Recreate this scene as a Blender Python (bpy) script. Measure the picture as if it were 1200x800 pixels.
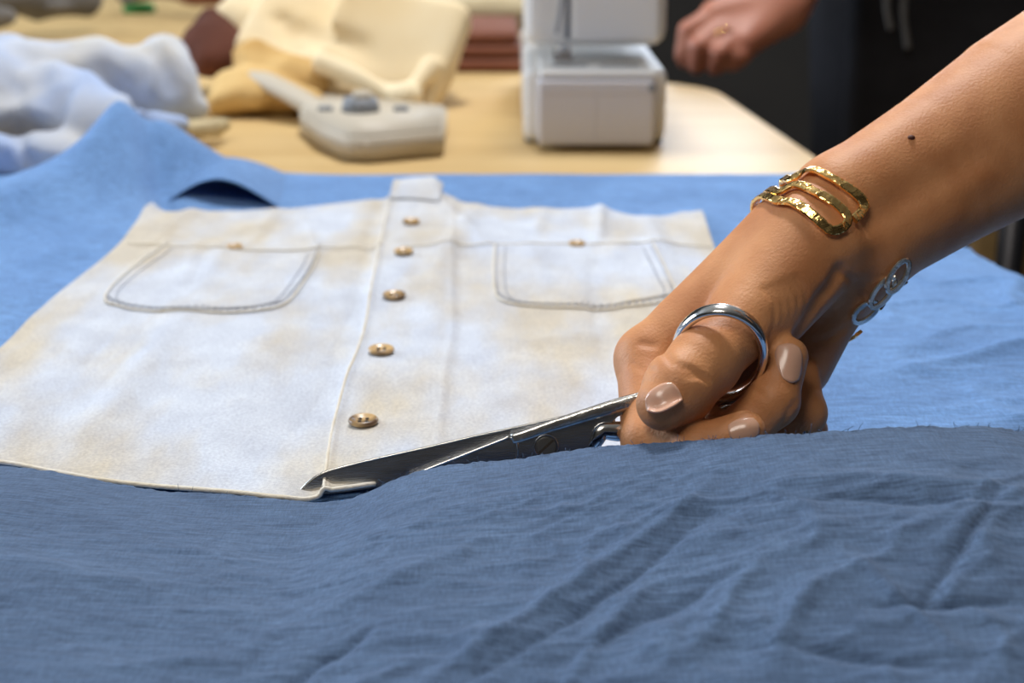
import bpy, bmesh, math, random
import numpy as np
from mathutils import Vector, Matrix
random.seed(7)
for _o in list(bpy.data.objects): bpy.data.objects.remove(_o)
SC = bpy.context.scene
COL = SC.collection

# ------------------------------------------------------------------ camera
TZ = 0.75                       # table top height
CH = 0.20                       # lens height above the table top
PITCH = math.radians(18.27)
FPX = 1666.67
cp, sp = math.cos(PITCH), math.sin(PITCH)
cam_d = bpy.data.cameras.new('camera'); cam = bpy.data.objects.new('camera', cam_d); COL.objects.link(cam)
cam.location = (0, 0, TZ + CH); cam.rotation_euler = (math.radians(90) - PITCH, 0, 0)
cam_d.lens = 50; cam_d.sensor_width = 36; cam_d.clip_start = 0.01
cam_d.dof.use_dof = True; cam_d.dof.focus_distance = 0.462; cam_d.dof.aperture_fstop = 10.5
SC.camera = cam
# ------------------------------------------------------------------ world and light
w = bpy.data.worlds.new('world'); SC.world = w; w.use_nodes = True
w.node_tree.nodes['Background'].inputs[0].default_value = (0.62, 0.72, 1.0, 1)
w.node_tree.nodes['Background'].inputs[1].default_value = 1.3
def area(name, loc, target, sx, sy, power, color):
    l = bpy.data.lights.new(name, 'AREA'); l.shape = 'RECTANGLE'; l.size = sx; l.size_y = sy
    l.energy = power; l.color = color
    o = bpy.data.objects.new(name, l); COL.objects.link(o); o.location = loc
    d = Vector(target) - Vector(loc); o.rotation_euler = d.to_track_quat('-Z', 'Y').to_euler()
    return o
area('window_light', (1.25, 3.55, 1.85), (0.2, 0.6, 0.75), 1.8, 1.2, 64, (0.78, 0.88, 1.0))
area('left_window_light', (-2.9, 2.0, 1.75), (0.0, 0.6, 0.75), 1.8, 1.3, 80, (0.72, 0.85, 1.0))
area('unseen_overhead_light', (0.05, 1.45, 2.6), (0.0, 0.6, 0.75), 0.3, 0.3, 40, (0.95, 0.93, 0.92))
area('unseen_overhead_light', (-0.7, -0.7, 2.6), (0.0, 0.5, 0.75), 0.8, 0.8, 21, (1.0, 0.92, 0.82))  # unseen fill added above and behind the lens to brighten the skin
SC.view_settings.view_transform = 'Standard'; SC.view_settings.look = 'None'
SC.view_settings.gamma = 1; SC.view_settings.use_curve_mapping = False
SC.view_settings.exposure = -0.12

# ------------------------------------------------------------------ helpers
def P(px, py, z):
    """point seen at (px,py) at distance z along the optical axis"""
    a = (px - 600) / FPX; b = -(py - 400) / FPX
    return np.array([z * a, z * (cp + b * sp), TZ + CH + z * (-sp + b * cp)])
def G(px, py, h=0.0):
    """point of the plane h above the table"""
    b = -(py - 400) / FPX
    z = -(CH - h) / (-sp + b * cp)
    return P(px, py, z)
CR = np.array([1, 0, 0.]); CU = np.array([0, sp, cp]); CB = np.array([0, -cp, sp])   # right, up, towards the lens
def cdir(x, y, z):
    v = x * CR + y * CU + z * CB
    return v / np.linalg.norm(v)

def hash2(ix, iy, s):
    n = (ix.astype(np.int64) * 374761393 + iy.astype(np.int64) * 668265263 + s * 1442695041) & 0xffffffff
    n = ((n ^ (n >> 13)) * 1274126177) & 0xffffffff
    n = n ^ (n >> 16)
    return (n & 0xffff) / 65535.0
def vnoise(x, y, s=0):
    x = np.asarray(x, float); y = np.asarray(y, float)
    ix = np.floor(x); iy = np.floor(y); fx = x - ix; fy = y - iy
    fx = fx * fx * fx * (fx * (fx * 6 - 15) + 10); fy = fy * fy * fy * (fy * (fy * 6 - 15) + 10)
    a = hash2(ix, iy, s); b = hash2(ix + 1, iy, s); c = hash2(ix, iy + 1, s); d = hash2(ix + 1, iy + 1, s)
    return (a * (1 - fx) + b * fx) * (1 - fy) + (c * (1 - fx) + d * fx) * fy - 0.5
def fbm(x, y, s=0, oc=3):
    r = 0; a = 1
    for i in range(oc):
        r = r + a * vnoise(x * 2 ** i, y * 2 ** i, s + i * 17); a *= .5
    return r
def ridge(x, y, s=0):
    return (1 - np.minimum(1, np.abs(vnoise(x, y, s)) * 4.5)) ** 2
def noise3(p, f, s=0):
    return (vnoise(p[..., 0] * f, p[..., 1] * f + p[..., 2] * f * .7, s) + vnoise(p[..., 1] * f + 31, p[..., 2] * f + 7, s + 5)
            + vnoise(p[..., 2] * f + 11, p[..., 0] * f + 3, s + 9)) / 1.7
def sstep(a, b, x):
    t = np.clip((x - a) / (b - a), 0, 1); return t * t * (3 - 2 * t)
def resample(pts, n):
    pts = np.array(pts, float)
    # catmull-rom then arc length
    q = np.vstack([2 * pts[0] - pts[1], pts, 2 * pts[-1] - pts[-2]])
    out = []
    for i in range(len(pts) - 1):
        p0, p1, p2, p3 = q[i], q[i + 1], q[i + 2], q[i + 3]
        for t in np.linspace(0, 1, 16, endpoint=False):
            out.append(.5 * ((2 * p1) + (-p0 + p2) * t + (2 * p0 - 5 * p1 + 4 * p2 - p3) * t * t + (-p0 + 3 * p1 - 3 * p2 + p3) * t ** 3))
    out.append(pts[-1]); out = np.array(out)
    L = np.r_[0, np.cumsum(np.linalg.norm(np.diff(out, axis=0), axis=1))]
    s = np.linspace(0, L[-1], n)
    return np.stack([np.interp(s, L, out[:, k]) for k in range(out.shape[1])], 1)

def link_mesh(name, V, F, m=None, parent=None, smooth=True):
    me = bpy.data.meshes.new(name)
    V = np.asarray(V, float)
    me.from_pydata([tuple(v) for v in V], [], [tuple(int(i) for i in f) for f in F]); me.update()
    if smooth: me.polygons.foreach_set('use_smooth', [True] * len(me.polygons))
    o = bpy.data.objects.new(name, me); COL.objects.link(o)
    if m: me.materials.append(m)
    if parent:
        o.parent = parent; o.matrix_parent_inverse = Matrix.Translation(parent.location).inverted()
    return o
def from_bm(name, bm, m=None, parent=None, smooth=False):
    me = bpy.data.meshes.new(name); bm.normal_update(); bm.to_mesh(me); bm.free()
    if smooth: me.polygons.foreach_set('use_smooth', [True] * len(me.polygons))
    o = bpy.data.objects.new(name, me); COL.objects.link(o)
    if m: me.materials.append(m)
    if parent:
        o.parent = parent; o.matrix_parent_inverse = Matrix.Translation(parent.location).inverted()
    return o
def tag(o, label=None, cat=None, group=None, kind=None):
    if label: o['label'] = label
    if cat: o['category'] = cat
    if group: o['group'] = group
    if kind: o['kind'] = kind
    return o
def thing(name, label, cat, loc=(0, 0, 0), group=None):
    o = bpy.data.objects.new(name, None); COL.objects.link(o); o.location = tuple(loc); o.empty_display_size = .02
    return tag(o, label, cat, group)
def grid_mesh(name, PT, m, parent=None, thick=0):
    nu, nv = PT.shape[:2]
    V = PT.reshape(-1, 3)
    i = np.arange(nu - 1)[:, None] * nv + np.arange(nv - 1)[None]
    i = i.ravel()
    F = np.stack([i, i + nv, i + nv + 1, i + 1], 1)
    o = link_mesh(name, V, F.tolist(), m, parent)
    if thick:
        md = o.modifiers.new('thickness', 'SOLIDIFY'); md.thickness = thick; md.offset = -1
    return o
def coons(bottom, top, left, right, nu, nv):
    """bottom/top run left to right, left/right run bottom to top; returns nu x nv x d"""
    b = resample(bottom, nu); t = resample(top, nu); l = resample(left, nv); r = resample(right, nv)
    u = np.linspace(0, 1, nu)[:, None, None]; v = np.linspace(0, 1, nv)[None, :, None]
    S = (1 - v) * b[:, None] + v * t[:, None] + (1 - u) * l[None] + u * r[None]
    c00, c10, c01, c11 = b[0], b[-1], t[0], t[-1]
    return S - ((1 - u) * (1 - v) * c00 + u * (1 - v) * c10 + (1 - u) * v * c01 + u * v * c11)
def sweep(path, w, t, up, closed=False, n=8, sq=2.0, jitter=0, seed=0, twist=0):
    """tube along path; w = size across, t = size along 'up' (arrays or numbers); superellipse section"""
    path = np.asarray(path, float); N = len(path)
    w = np.broadcast_to(np.asarray(w, float), (N,)); t = np.broadcast_to(np.asarray(t, float), (N,))
    up = np.broadcast_to(np.asarray(up, float), (N, 3))
    if closed: T = np.roll(path, -1, 0) - np.roll(path, 1, 0)
    else: T = np.gradient(path, axis=0)
    T /= np.linalg.norm(T, axis=1)[:, None]
    S = np.cross(T, up); S /= np.linalg.norm(S, axis=1)[:, None]; Uv = np.cross(S, T)
    rng = np.random.RandomState(seed)
    V = []; tw = 0
    for i in range(N):
        if twist and i % 4 == 0: tw = twist * rng.randn()
        if twist: S[i], Uv[i] = S[i] * math.cos(tw) + Uv[i] * math.sin(tw), Uv[i] * math.cos(tw) - S[i] * math.sin(tw)
        jw = 1 + jitter * rng.randn(); jt = jitter * rng.randn()
        for k in range(n):
            a = 2 * math.pi * (k + .5) / n; c, s = math.cos(a), math.sin(a)
            cc = math.copysign(abs(c) ** (2 / sq), c); ss = math.copysign(abs(s) ** (2 / sq), s)
            V.append(path[i] + S[i] * cc * w[i] / 2 * jw + Uv[i] * (ss * t[i] / 2 + cc * jt * t[i] * .5))
    F = []
    for i in range(N if closed else N - 1):
        j = (i + 1) % N
        for k in range(n):
            l = (k + 1) % n
            F.append((i * n + k, i * n + l, j * n + l, j * n + k))
    if not closed:
        F.append(tuple(range(n))[::-1]); F.append(tuple((N - 1) * n + k for k in range(n)))
    return V, F
def merge(parts):
    V = []; F = []
    for v, f in parts:
        b = len(V); V += list(v); F += [tuple(i + b for i in q) for q in f]
    return V, F
def add_box(bm, lo, hi, bev=0, seg=2, rot=None, pivot=None):
    r = bmesh.ops.create_cube(bm, size=1)
    vs = r['verts']
    c = (Vector(lo) + Vector(hi)) / 2; s = Vector(hi) - Vector(lo)
    for v in vs: v.co = Vector((v.co.x * s.x, v.co.y * s.y, v.co.z * s.z)) + c
    if rot is not None:
        pv = Vector(pivot) if pivot is not None else c
        for v in vs: v.co = rot @ (v.co - pv) + pv
    if bev:
        es = list({e for v in vs for e in v.link_edges})
        bmesh.ops.bevel(bm, geom=es, offset=bev, segments=seg, affect='EDGES', profile=.5)
def prism(poly, n, th, bev=0.0):
    """flat polygon (world pts, list) thickened by th along n, edge chamfered"""
    n = np.array(n); poly = np.array(poly); c = poly.mean(0); N = len(poly)
    loops = [poly + n * th / 2 + (c - poly) * bev, poly + n * th * .3, poly - n * th * .3, poly - n * th / 2 + (c - poly) * bev]
    V = np.vstack(loops); F = [tuple(range(N))]
    for a in range(3):
        for i in range(N):
            j = (i + 1) % N
            F.append((a * N + i, (a + 1) * N + i, (a + 1) * N + j, a * N + j))
    F.append(tuple(3 * N + i for i in range(N))[::-1])
    return list(V), F

# ------------------------------------------------------------------ materials
def mat(name, color, rough=.6, metal=0, color2=None, nscale=20, bump=0, bscale=200, weave=0, wscale=1200, sss=0, sheen=0, aniso=None, spec=.5, contrast=(.35, .65), detail=4, bdist=.001):
    m = bpy.data.materials.new(name); m.use_nodes = True; nt = m.node_tree; N = nt.nodes; L = nt.links
    b = N['Principled BSDF']; b.inputs['Base Color'].default_value = (*color, 1); b.inputs['Roughness'].default_value = rough
    b.inputs['Metallic'].default_value = metal; b.inputs['Specular IOR Level'].default_value = spec
    tc = N.new('ShaderNodeTexCoord'); src = tc.outputs['Object']
    if aniso:
        mp = N.new('ShaderNodeMapping'); mp.inputs['Scale'].default_value = aniso; L.new(src, mp.inputs[0]); src = mp.outputs[0]
    if color2:
        n = N.new('ShaderNodeTexNoise'); n.inputs['Scale'].default_value = nscale; n.inputs['Detail'].default_value = detail; L.new(src, n.inputs['Vector'])
        r = N.new('ShaderNodeValToRGB'); r.color_ramp.elements[0].position = contrast[0]; r.color_ramp.elements[1].position = contrast[1]
        r.color_ramp.elements[0].color = (*color, 1); r.color_ramp.elements[1].color = (*color2, 1)
        L.new(n.outputs['Fac'], r.inputs[0]); L.new(r.outputs[0], b.inputs['Base Color'])
        m['ramp'] = r.name
    last = None
    if weave:
        # two crossed thread waves plus slubs: a woven cloth
        for k, d in enumerate(('X', 'Y')):
            wv = N.new('ShaderNodeTexWave'); wv.bands_direction = d; wv.inputs['Scale'].default_value = wscale; wv.inputs['Distortion'].default_value = 1.5
            wv.inputs['Detail'].default_value = 1; L.new(tc.outputs['Object'], wv.inputs['Vector'])
            bp = N.new('ShaderNodeBump'); bp.inputs['Strength'].default_value = weave; bp.inputs['Distance'].default_value = .0003
            L.new(wv.outputs['Fac'], bp.inputs['Height'])
            if last: L.new(last, bp.inputs['Normal'])
            last = bp.outputs[0]
    if bump:
        n = N.new('ShaderNodeTexNoise'); n.inputs['Scale'].default_value = bscale; n.inputs['Detail'].default_value = 3; L.new(src, n.inputs['Vector'])
        bp = N.new('ShaderNodeBump'); bp.inputs['Strength'].default_value = bump; bp.inputs['Distance'].default_value = bdist
        L.new(n.outputs['Fac'], bp.inputs['Height'])
        if last: L.new(last, bp.inputs['Normal'])
        last = bp.outputs[0]
    if last: L.new(last, b.inputs['Normal'])
    if sss:
        b.inputs['Subsurface Weight'].default_value = sss; b.inputs['Subsurface Radius'].default_value = (1, .35, .18); b.inputs['Subsurface Scale'].default_value = .005
    if sheen:
        b.inputs['Sheen Weight'].default_value = sheen; b.inputs['Sheen Roughness'].default_value = .4
    return m
def blue_cloth(name, c1, c2):
    """chambray: pale weft over darker warp, thread-level mottling with long thin slubs"""
    m = mat(name, c1, .85, 0, c2, 26, bump=.35, bscale=420, weave=.25, wscale=700, sheen=.15, spec=.2, contrast=(.3, .7))
    nt = m.node_tree; N = nt.nodes; L = nt.links; b = N['Principled BSDF']
    tc = [n for n in N if n.type == 'TEX_COORD'][0]; r = N[m['ramp']]
    prev = r.outputs[0]
    for sc_, lo, hi, f in (((90, 1900, 700), .32, .68, .30), ((2000, 260, 900), .32, .68, .16)):
        mp = N.new('ShaderNodeMapping'); mp.inputs['Scale'].default_value = sc_; L.new(tc.outputs['Object'], mp.inputs[0])
        n = N.new('ShaderNodeTexNoise'); n.inputs['Scale'].default_value = 1; n.inputs['Detail'].default_value = 2; L.new(mp.outputs[0], n.inputs['Vector'])
        rr = N.new('ShaderNodeValToRGB'); rr.color_ramp.elements[0].position = lo; rr.color_ramp.elements[1].position = hi
        rr.color_ramp.elements[0].color = (1 - f, 1 - f, 1 - f, 1); rr.color_ramp.elements[1].color = (1 + f, 1 + f, 1 + f * .8, 1)
        L.new(n.outputs['Fac'], rr.inputs[0])
        mx = N.new('ShaderNodeMix'); mx.data_type = 'RGBA'; mx.blend_type = 'MULTIPLY'; mx.inputs['Factor'].default_value = 1
        L.new(prev, mx.inputs['A']); L.new(rr.outputs[0], mx.inputs['B']); prev = mx.outputs['Result']
    L.new(prev, b.inputs['Base Color'])
    return m
M = {}
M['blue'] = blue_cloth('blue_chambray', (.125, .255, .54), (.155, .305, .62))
M['blue2'] = blue_cloth('blue_chambray_shaded', (.066, .112, .212), (.082, .136, .248))  # same chambray, darker and greyer: the near flap's shade put into the colour
M['shirt'] = mat('pale_denim_light_tint', (.60, .55, .45), .9, 0, (.61, .66, .73), 12, bump=.3, bscale=500, weave=.25, wscale=600, spec=.15, contrast=(.36, .56), aniso=(1.7, .6, 1))  # cream-white cloth; warm and cool light put into its patches, with yellowed stains
def grain(m, layers):
    nt = m.node_tree; N = nt.nodes; L = nt.links; b = N['Principled BSDF']; tc = [n for n in N if n.type == 'TEX_COORD'][0]; prev = N[m['ramp']].outputs[0]
    for sc_, f in layers:
        mp = N.new('ShaderNodeMapping'); mp.inputs['Scale'].default_value = sc_; L.new(tc.outputs['Object'], mp.inputs[0])
        n = N.new('ShaderNodeTexNoise'); n.inputs['Scale'].default_value = 1; n.inputs['Detail'].default_value = 2; L.new(mp.outputs[0], n.inputs['Vector'])
        rr = N.new('ShaderNodeValToRGB'); rr.color_ramp.elements[0].position = .3; rr.color_ramp.elements[1].position = .7
        rr.color_ramp.elements[0].color = (1 - f, 1 - f, 1 - f * .8, 1); rr.color_ramp.elements[1].color = (1 + f * .5, 1 + f * .5, 1 + f * .5, 1)
        L.new(n.outputs['Fac'], rr.inputs[0]); mx = N.new('ShaderNodeMix'); mx.data_type = 'RGBA'; mx.blend_type = 'MULTIPLY'; mx.inputs['Factor'].default_value = 1
        L.new(prev, mx.inputs['A']); L.new(rr.outputs[0], mx.inputs['B']); prev = mx.outputs['Result']
    L.new(prev, b.inputs['Base Color'])
grain(M['shirt'], (((900, 900, 900), .16), ((60, 45, 60), .10)))
M['seam'] = mat('denim_seam', (.66, .60, .48), .9, 0, (.74, .71, .64), 90, bump=.5, bscale=700, spec=.15)
M['stitch'] = mat('grey_thread', (.42, .44, .50), .8)
M['button'] = mat('horn_button', (.12, .065, .03), .32, 0, (.60, .40, .18), 110, contrast=(.30, .50), spec=.6)
M['hole'] = mat('dark_hole', (.03, .02, .012), .7)
M['chrome'] = mat('polished_steel', (.80, .79, .76), .16, 1, bump=.04, bscale=150)
M['steel'] = mat('brushed_steel', (.52, .53, .55), .24, 1, (.40, .41, .43), 60, bump=.10, bscale=400, aniso=(1, 1, 8))
M['shank'] = mat('worn_steel', (.66, .65, .62), .26, 1, (.52, .51, .49), 130, bump=.25, bscale=500)
M['screw'] = mat('screw_steel', (.30, .29, .27), .35, 1)
M['skin'] = mat('tanned_skin', (.50, .20, .074), .54, 0, (.65, .30, .125), 55, bump=.26, bscale=1000, sss=.06, spec=.45, contrast=(.32, .68), bdist=.0008, detail=6)
M['nail'] = mat('fingernail', (.70, .40, .28), .22, sss=.1, spec=.6)
M['gold'] = mat('hammered_gold', (.95, .62, .22), .16, 1, bump=.5, bscale=330)
M['silver'] = mat('silver_tone_metal', (.88, .86, .80), .2, 1, bump=.15, bscale=330)  # paler silver tone for the cuff's end links
M['mole'] = mat('mole', (.10, .03, .015), .6)
M['table'] = mat('laminate_wood', (.56, .38, .16), .45, 0, (.63, .45, .21), 5, bump=.05, bscale=60, aniso=(.4, 5, 1), spec=.4)
M['table_edge'] = mat('table_edge', (.42, .30, .18), .5)
M['tmetal'] = mat('dark_metal', (.05, .05, .055), .4, .8)
M['white'] = mat('white_plastic', (.80, .80, .79), .35, spec=.5)
M['white2'] = mat('white_plastic_shaded', (.58, .57, .60), .4, spec=.5)  # white plastic with the shade of the machine's front mixed into its colour
M['grey'] = mat('grey_plastic', (.22, .24, .27), .5)
M['cream'] = mat('cream_cotton', (.72, .56, .32), .85, 0, (.80, .68, .46), 8, bump=.2, bscale=200, spec=.15)
M['yellow'] = mat('mustard_cotton', (.55, .34, .12), .85, 0, (.66, .46, .20), 14, bump=.2, bscale=200, spec=.15)
M['paleblue'] = mat('pale_blue_denim', (.36, .46, .68), .9, 0, (.60, .60, .58), 11, bump=.3, bscale=200, spec=.15)
M['brown'] = mat('brown_cotton', (.085, .032, .022), .85, 0, (.13, .05, .035), 12, spec=.15)
M['brown2'] = mat('red_brown_cotton', (.17, .065, .04), .85, 0, (.22, .09, .055), 12, spec=.15)
M['greyc'] = mat('grey_wool', (.11, .105, .10), .9, 0, (.17, .16, .15), 20, spec=.15)
M['green'] = mat('green_felt', (.05, .28, .06), .8)
M['beige'] = mat('beige_cotton', (.52, .43, .25), .85, 0, (.62, .54, .36), 14, spec=.15)
M['device'] = mat('ivory_plastic', (.52, .47, .38), .5, spec=.4)
M['dark'] = mat('black_cloth', (.012, .012, .014), .9, 0, (.022, .022, .026), 9, bump=.3, bscale=60, spec=.15)
M['navy'] = mat('navy_jersey', (.018, .024, .038), .9, 0, (.026, .033, .05), 9, bump=.3, bscale=60, spec=.15)
M['skin2'] = mat('ruddy_skin', (.42, .15, .09), .5, 0, (.52, .22, .14), 20, sss=.1)
M['hair'] = mat('dark_hair', (.03, .018, .012), .5, bump=.6, bscale=200, aniso=(8, 8, .6))
M['wall'] = mat('dark_wall', (.030, .026, .022), .9, 0, (.040, .034, .028), 3)
M['plaster'] = mat('ceiling_plaster', (.45, .44, .42), .9)
M['floor'] = mat('dark_floor', (.055, .045, .036), .6, 0, (.075, .06, .048), 6)
M['tan'] = mat('tan_wood', (.36, .24, .10), .5, 0, (.46, .32, .15), 6, aniso=(1, 1, 8))
M['pane'] = mat('window_glass', (.9, .95, 1), .05)

# ------------------------------------------------------------------ SDF modelling
class Field:
    def __init__(s, lo, hi, h):
        s.lo = np.array(lo, float); s.h = h
        s.n = np.ceil((np.array(hi) - s.lo) / h).astype(int) + 1
        s.v = np.full(s.n, .06, np.float32)
    def sub(s, lo, hi):
        a = np.clip(np.floor((lo - s.lo) / s.h).astype(int), 0, s.n); b = np.clip(np.ceil((hi - s.lo) / s.h).astype(int) + 1, 0, s.n)
        return tuple(slice(int(x), int(y)) for x, y in zip(a, b))
    def pts(s, sl):
        g = [s.lo[k] + s.h * np.arange(sl[k].start, sl[k].stop) for k in range(3)]
        return np.stack(np.meshgrid(*g, indexing='ij'), -1)
    def cone(s, a, b, ra, rb, k, tgt=None):
        a = np.array(a); b = np.array(b); R = max(ra, rb) + max(k, .002) + 3 * s.h
        sl = s.sub(np.minimum(a, b) - R, np.maximum(a, b) + R)
        if any(x.stop <= x.start for x in sl): return
        p = s.pts(sl); ab = b - a; L2 = max(1e-12, ab @ ab)
        t = np.clip(((p - a) @ ab) / L2, 0, 1)
        d = np.linalg.norm(p - a - t[..., None] * ab, axis=-1) - (ra + (rb - ra) * t)
        s.comb(sl, d, k)
    def comb(s, sl, d, k):
        o = s.v[sl]
        if k > 0:
            h = np.maximum(k - np.abs(o - d), 0) / k
            s.v[sl] = np.minimum(o, d) - h * h * k * .25
        else: s.v[sl] = np.minimum(o, d)
    def box(s, c, ax, half, r, k):
        c = np.array(c); R = np.linalg.norm(half) + r + k + 3 * s.h
        sl = s.sub(c - R, c + R); p = s.pts(sl) - c
        q = np.abs(np.stack([p @ np.array(a) for a in ax], -1)) - np.array(half)
        d = np.linalg.norm(np.maximum(q, 0), axis=-1) + np.minimum(q.max(-1), 0) - r
        s.comb(sl, d, k)
    def ell(s, c, ax, rad, k):
        c = np.array(c); rad = np.array(rad); R = rad.max() + k + 3 * s.h
        sl = s.sub(c - R, c + R); p = s.pts(sl) - c
        q = np.stack([p @ np.array(a) for a in ax], -1)
        k0 = np.linalg.norm(q / rad, axis=-1); k1 = np.linalg.norm(q / rad ** 2, axis=-1) + 1e-9
        s.comb(sl, k0 * (k0 - 1) / k1, k)
    def add(s, lo, hi, fn):
        sl = s.sub(np.array(lo), np.array(hi)); s.v[sl] += fn(s.pts(sl)).astype(np.float32)
    def groove(s, pts, wd, amp):
        pts = [np.array(p) for p in pts]
        R = wd * 3
        for a, b in zip(pts[:-1], pts[1:]):
            pass
        allp = np.array(pts); sl = s.sub(allp.min(0) - R, allp.max(0) + R); p = s.pts(sl); dm = None
        for a, b in zip(pts[:-1], pts[1:]):
            ab = b - a; t = np.clip(((p - a) @ ab) / (ab @ ab), 0, 1); d = np.linalg.norm(p - a - t[..., None] * ab, axis=-1)
            dm = d if dm is None else np.minimum(dm, d)
        s.v[sl] += (amp * np.exp(-(dm / wd) ** 2)).astype(np.float32)
    def at(s, p):
        q = (np.asarray(p) - s.lo) / s.h; q = np.clip(q, 0, s.n - 1.001); i = q.astype(int); f = q - i
        r = 0
        for dx in (0, 1):
            for dy in (0, 1):
                for dz in (0, 1):
                    r += s.v[i[0] + dx, i[1] + dy, i[2] + dz] * (f[0] if dx else 1 - f[0]) * (f[1] if dy else 1 - f[1]) * (f[2] if dz else 1 - f[2])
        return float(r)
    def trace(s, o, d, mx=.3, step=.0006):
        o = np.array(o, float); d = np.array(d, float); t = 0
        while t < mx:
            v = s.at(o + d * t)
            if v < 0:
                return o + d * (t - step)
            t += max(step, min(v * .7, .004))
        return None
    def normal(s, p):
        e = s.h * 1.5; g = np.array([s.at(p + np.eye(3)[k] * e) - s.at(p - np.eye(3)[k] * e) for k in range(3)])
        return g / (np.linalg.norm(g) + 1e-9)
    def mesh(s):
        v = s.v; ins = v < 0
        nx, ny, nz = shp = tuple(np.array(v.shape) - 1)
        off = [(x, y, z) for x in (0, 1) for y in (0, 1) for z in (0, 1)]
        def sh(a, o): return a[o[0]:o[0] + nx, o[1]:o[1] + ny, o[2]:o[2] + nz]
        cnt = sum(sh(ins, o).astype(np.int8) for o in off); mixed = (cnt > 0) & (cnt < 8)
        idx = np.argwhere(mixed)
        acc = np.zeros((len(idx), 3)); num = np.zeros(len(idx))
        for a in off:
            for k in range(3):
                if a[k] == 1: continue
                b = list(a); b[k] = 1
                va = v[idx[:, 0] + a[0], idx[:, 1] + a[1], idx[:, 2] + a[2]]; vb = v[idx[:, 0] + b[0], idx[:, 1] + b[1], idx[:, 2] + b[2]]
                m = (va < 0) != (vb < 0)
                t = np.where(m, va / np.where(m, va - vb, 1), 0)
                pt = np.array(a, float)[None] + t[:, None] * (np.array(b) - np.array(a))[None]
                acc[m] += pt[m]; num[m] += 1
        V = s.lo + s.h * (idx + acc / num[:, None])
        vid = -np.ones(shp, np.int32); vid[mixed] = np.arange(len(idx))
        F = []
        for k in range(3):
            a, b = [(1, 2), (2, 0), (0, 1)][k]
            sl0 = [slice(None)] * 3; sl1 = [slice(None)] * 3
            sl0[k] = slice(0, -1); sl1[k] = slice(1, None)
            i0 = ins[tuple(sl0)]; i1 = ins[tuple(sl1)]
            ch = np.argwhere(i0 != i1)
            ok = (ch[:, a] > 0) & (ch[:, b] > 0) & (ch[:, a] < v.shape[a] - 1) & (ch[:, b] < v.shape[b] - 1); ch = ch[ok]
            s0 = i0[ch[:, 0], ch[:, 1], ch[:, 2]]
            q = []
            for da, db in ((0, 0), (1, 0), (1, 1), (0, 1)):
                c = ch.copy(); c[:, a] -= da; c[:, b] -= db; q.append(vid[c[:, 0], c[:, 1], c[:, 2]])
            q = np.stack(q, 1)
            q[~s0] = q[~s0][:, ::-1]
            F.append(q)
        return V, np.vstack(F)
def relax(V, F, it=2, f=.5):
    E = np.vstack([F[:, [0, 1]], F[:, [1, 2]], F[:, [2, 3]], F[:, [3, 0]]])
    for _ in range(it):
        A = np.zeros_like(V); n = np.zeros(len(V))
        for a, b in ((0, 1), (1, 0)):
            for k in range(3): A[:, k] += np.bincount(E[:, a], V[E[:, b], k], len(V))
            n += np.bincount(E[:, a], minlength=len(V))
        V = V + f * (A / np.maximum(n, 1)[:, None] - V)
    return V

#SECTION_STRUCTURE
# ------------------------------------------------------------------ room
def simple(name, lo, hi, m, parent=None, kind=None, bev=0):
    bm = bmesh.new(); add_box(bm, lo, hi, bev); o = from_bm(name, bm, m, parent)
    if kind: o['kind'] = kind
    return o
simple('floor', (-3.15, -1.65, -.05), (3.35, 3.9, 0), M['floor'], kind='structure')
bm = bmesh.new()      # back wall with a window opening x .35..2.15, z 1.15..2.55
add_box(bm, (-3, 3.6, 0), (.25, 3.75, 2.8)); add_box(bm, (2.25, 3.6, 0), (3.2, 3.75, 2.8))
add_box(bm, (.25, 3.6, 0), (2.25, 3.75, 1.15)); add_box(bm, (.25, 3.6, 2.55), (2.25, 3.75, 2.8))
from_bm('wall_back', bm, M['wall'])['kind'] = 'structure'
simple('wall_front', (-3, -1.65, 0), (3.2, -1.5, 2.8), M['wall'], kind='structure')
simple('wall_right', (3.2, -1.65, 0), (3.35, 3.75, 2.8), M['wall'], kind='structure')
simple('ceiling', (-3.15, -1.65, 2.8), (3.35, 3.75, 2.9), M['plaster'], kind='structure')
bm = bmesh.new()      # left wall with a window opening y 1.0..3.0, z 1.05..2.45
add_box(bm, (-3.15, -1.65, 0), (-3, 1.0, 2.8)); add_box(bm, (-3.15, 3.0, 0), (-3, 3.75, 2.8))
add_box(bm, (-3.15, 1.0, 0), (-3, 3.0, 1.05)); add_box(bm, (-3.15, 1.0, 2.45), (-3, 3.0, 2.8))
from_bm('wall_left', bm, M['wall'])['kind'] = 'structure'
bm = bmesh.new()
for a, b in (((-3.12, 1.0, 1.05), (-3.06, 1.06, 2.45)), ((-3.12, 2.94, 1.05), (-3.06, 3.0, 2.45)), ((-3.12, 1.06, 1.05), (-3.06, 2.94, 1.11)), ((-3.12, 1.06, 2.39), (-3.06, 2.94, 2.45)), ((-3.12, 1.97, 1.11), (-3.06, 2.03, 2.39))):
    add_box(bm, a, b, .004)
from_bm('window_2', bm, M['white'])['kind'] = 'structure'
bm = bmesh.new()
for a, b in (((.25, 3.62, 1.15), (.31, 3.68, 2.55)), ((2.19, 3.62, 1.15), (2.25, 3.68, 2.55)), ((.31, 3.62, 1.15), (2.19, 3.68, 1.21)), ((.31, 3.62, 2.49), (2.19, 3.68, 2.55)), ((1.22, 3.62, 1.21), (1.28, 3.68, 2.49))):
    add_box(bm, a, b, .004)
from_bm('window_1', bm, M['white'])['kind'] = 'structure'

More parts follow.
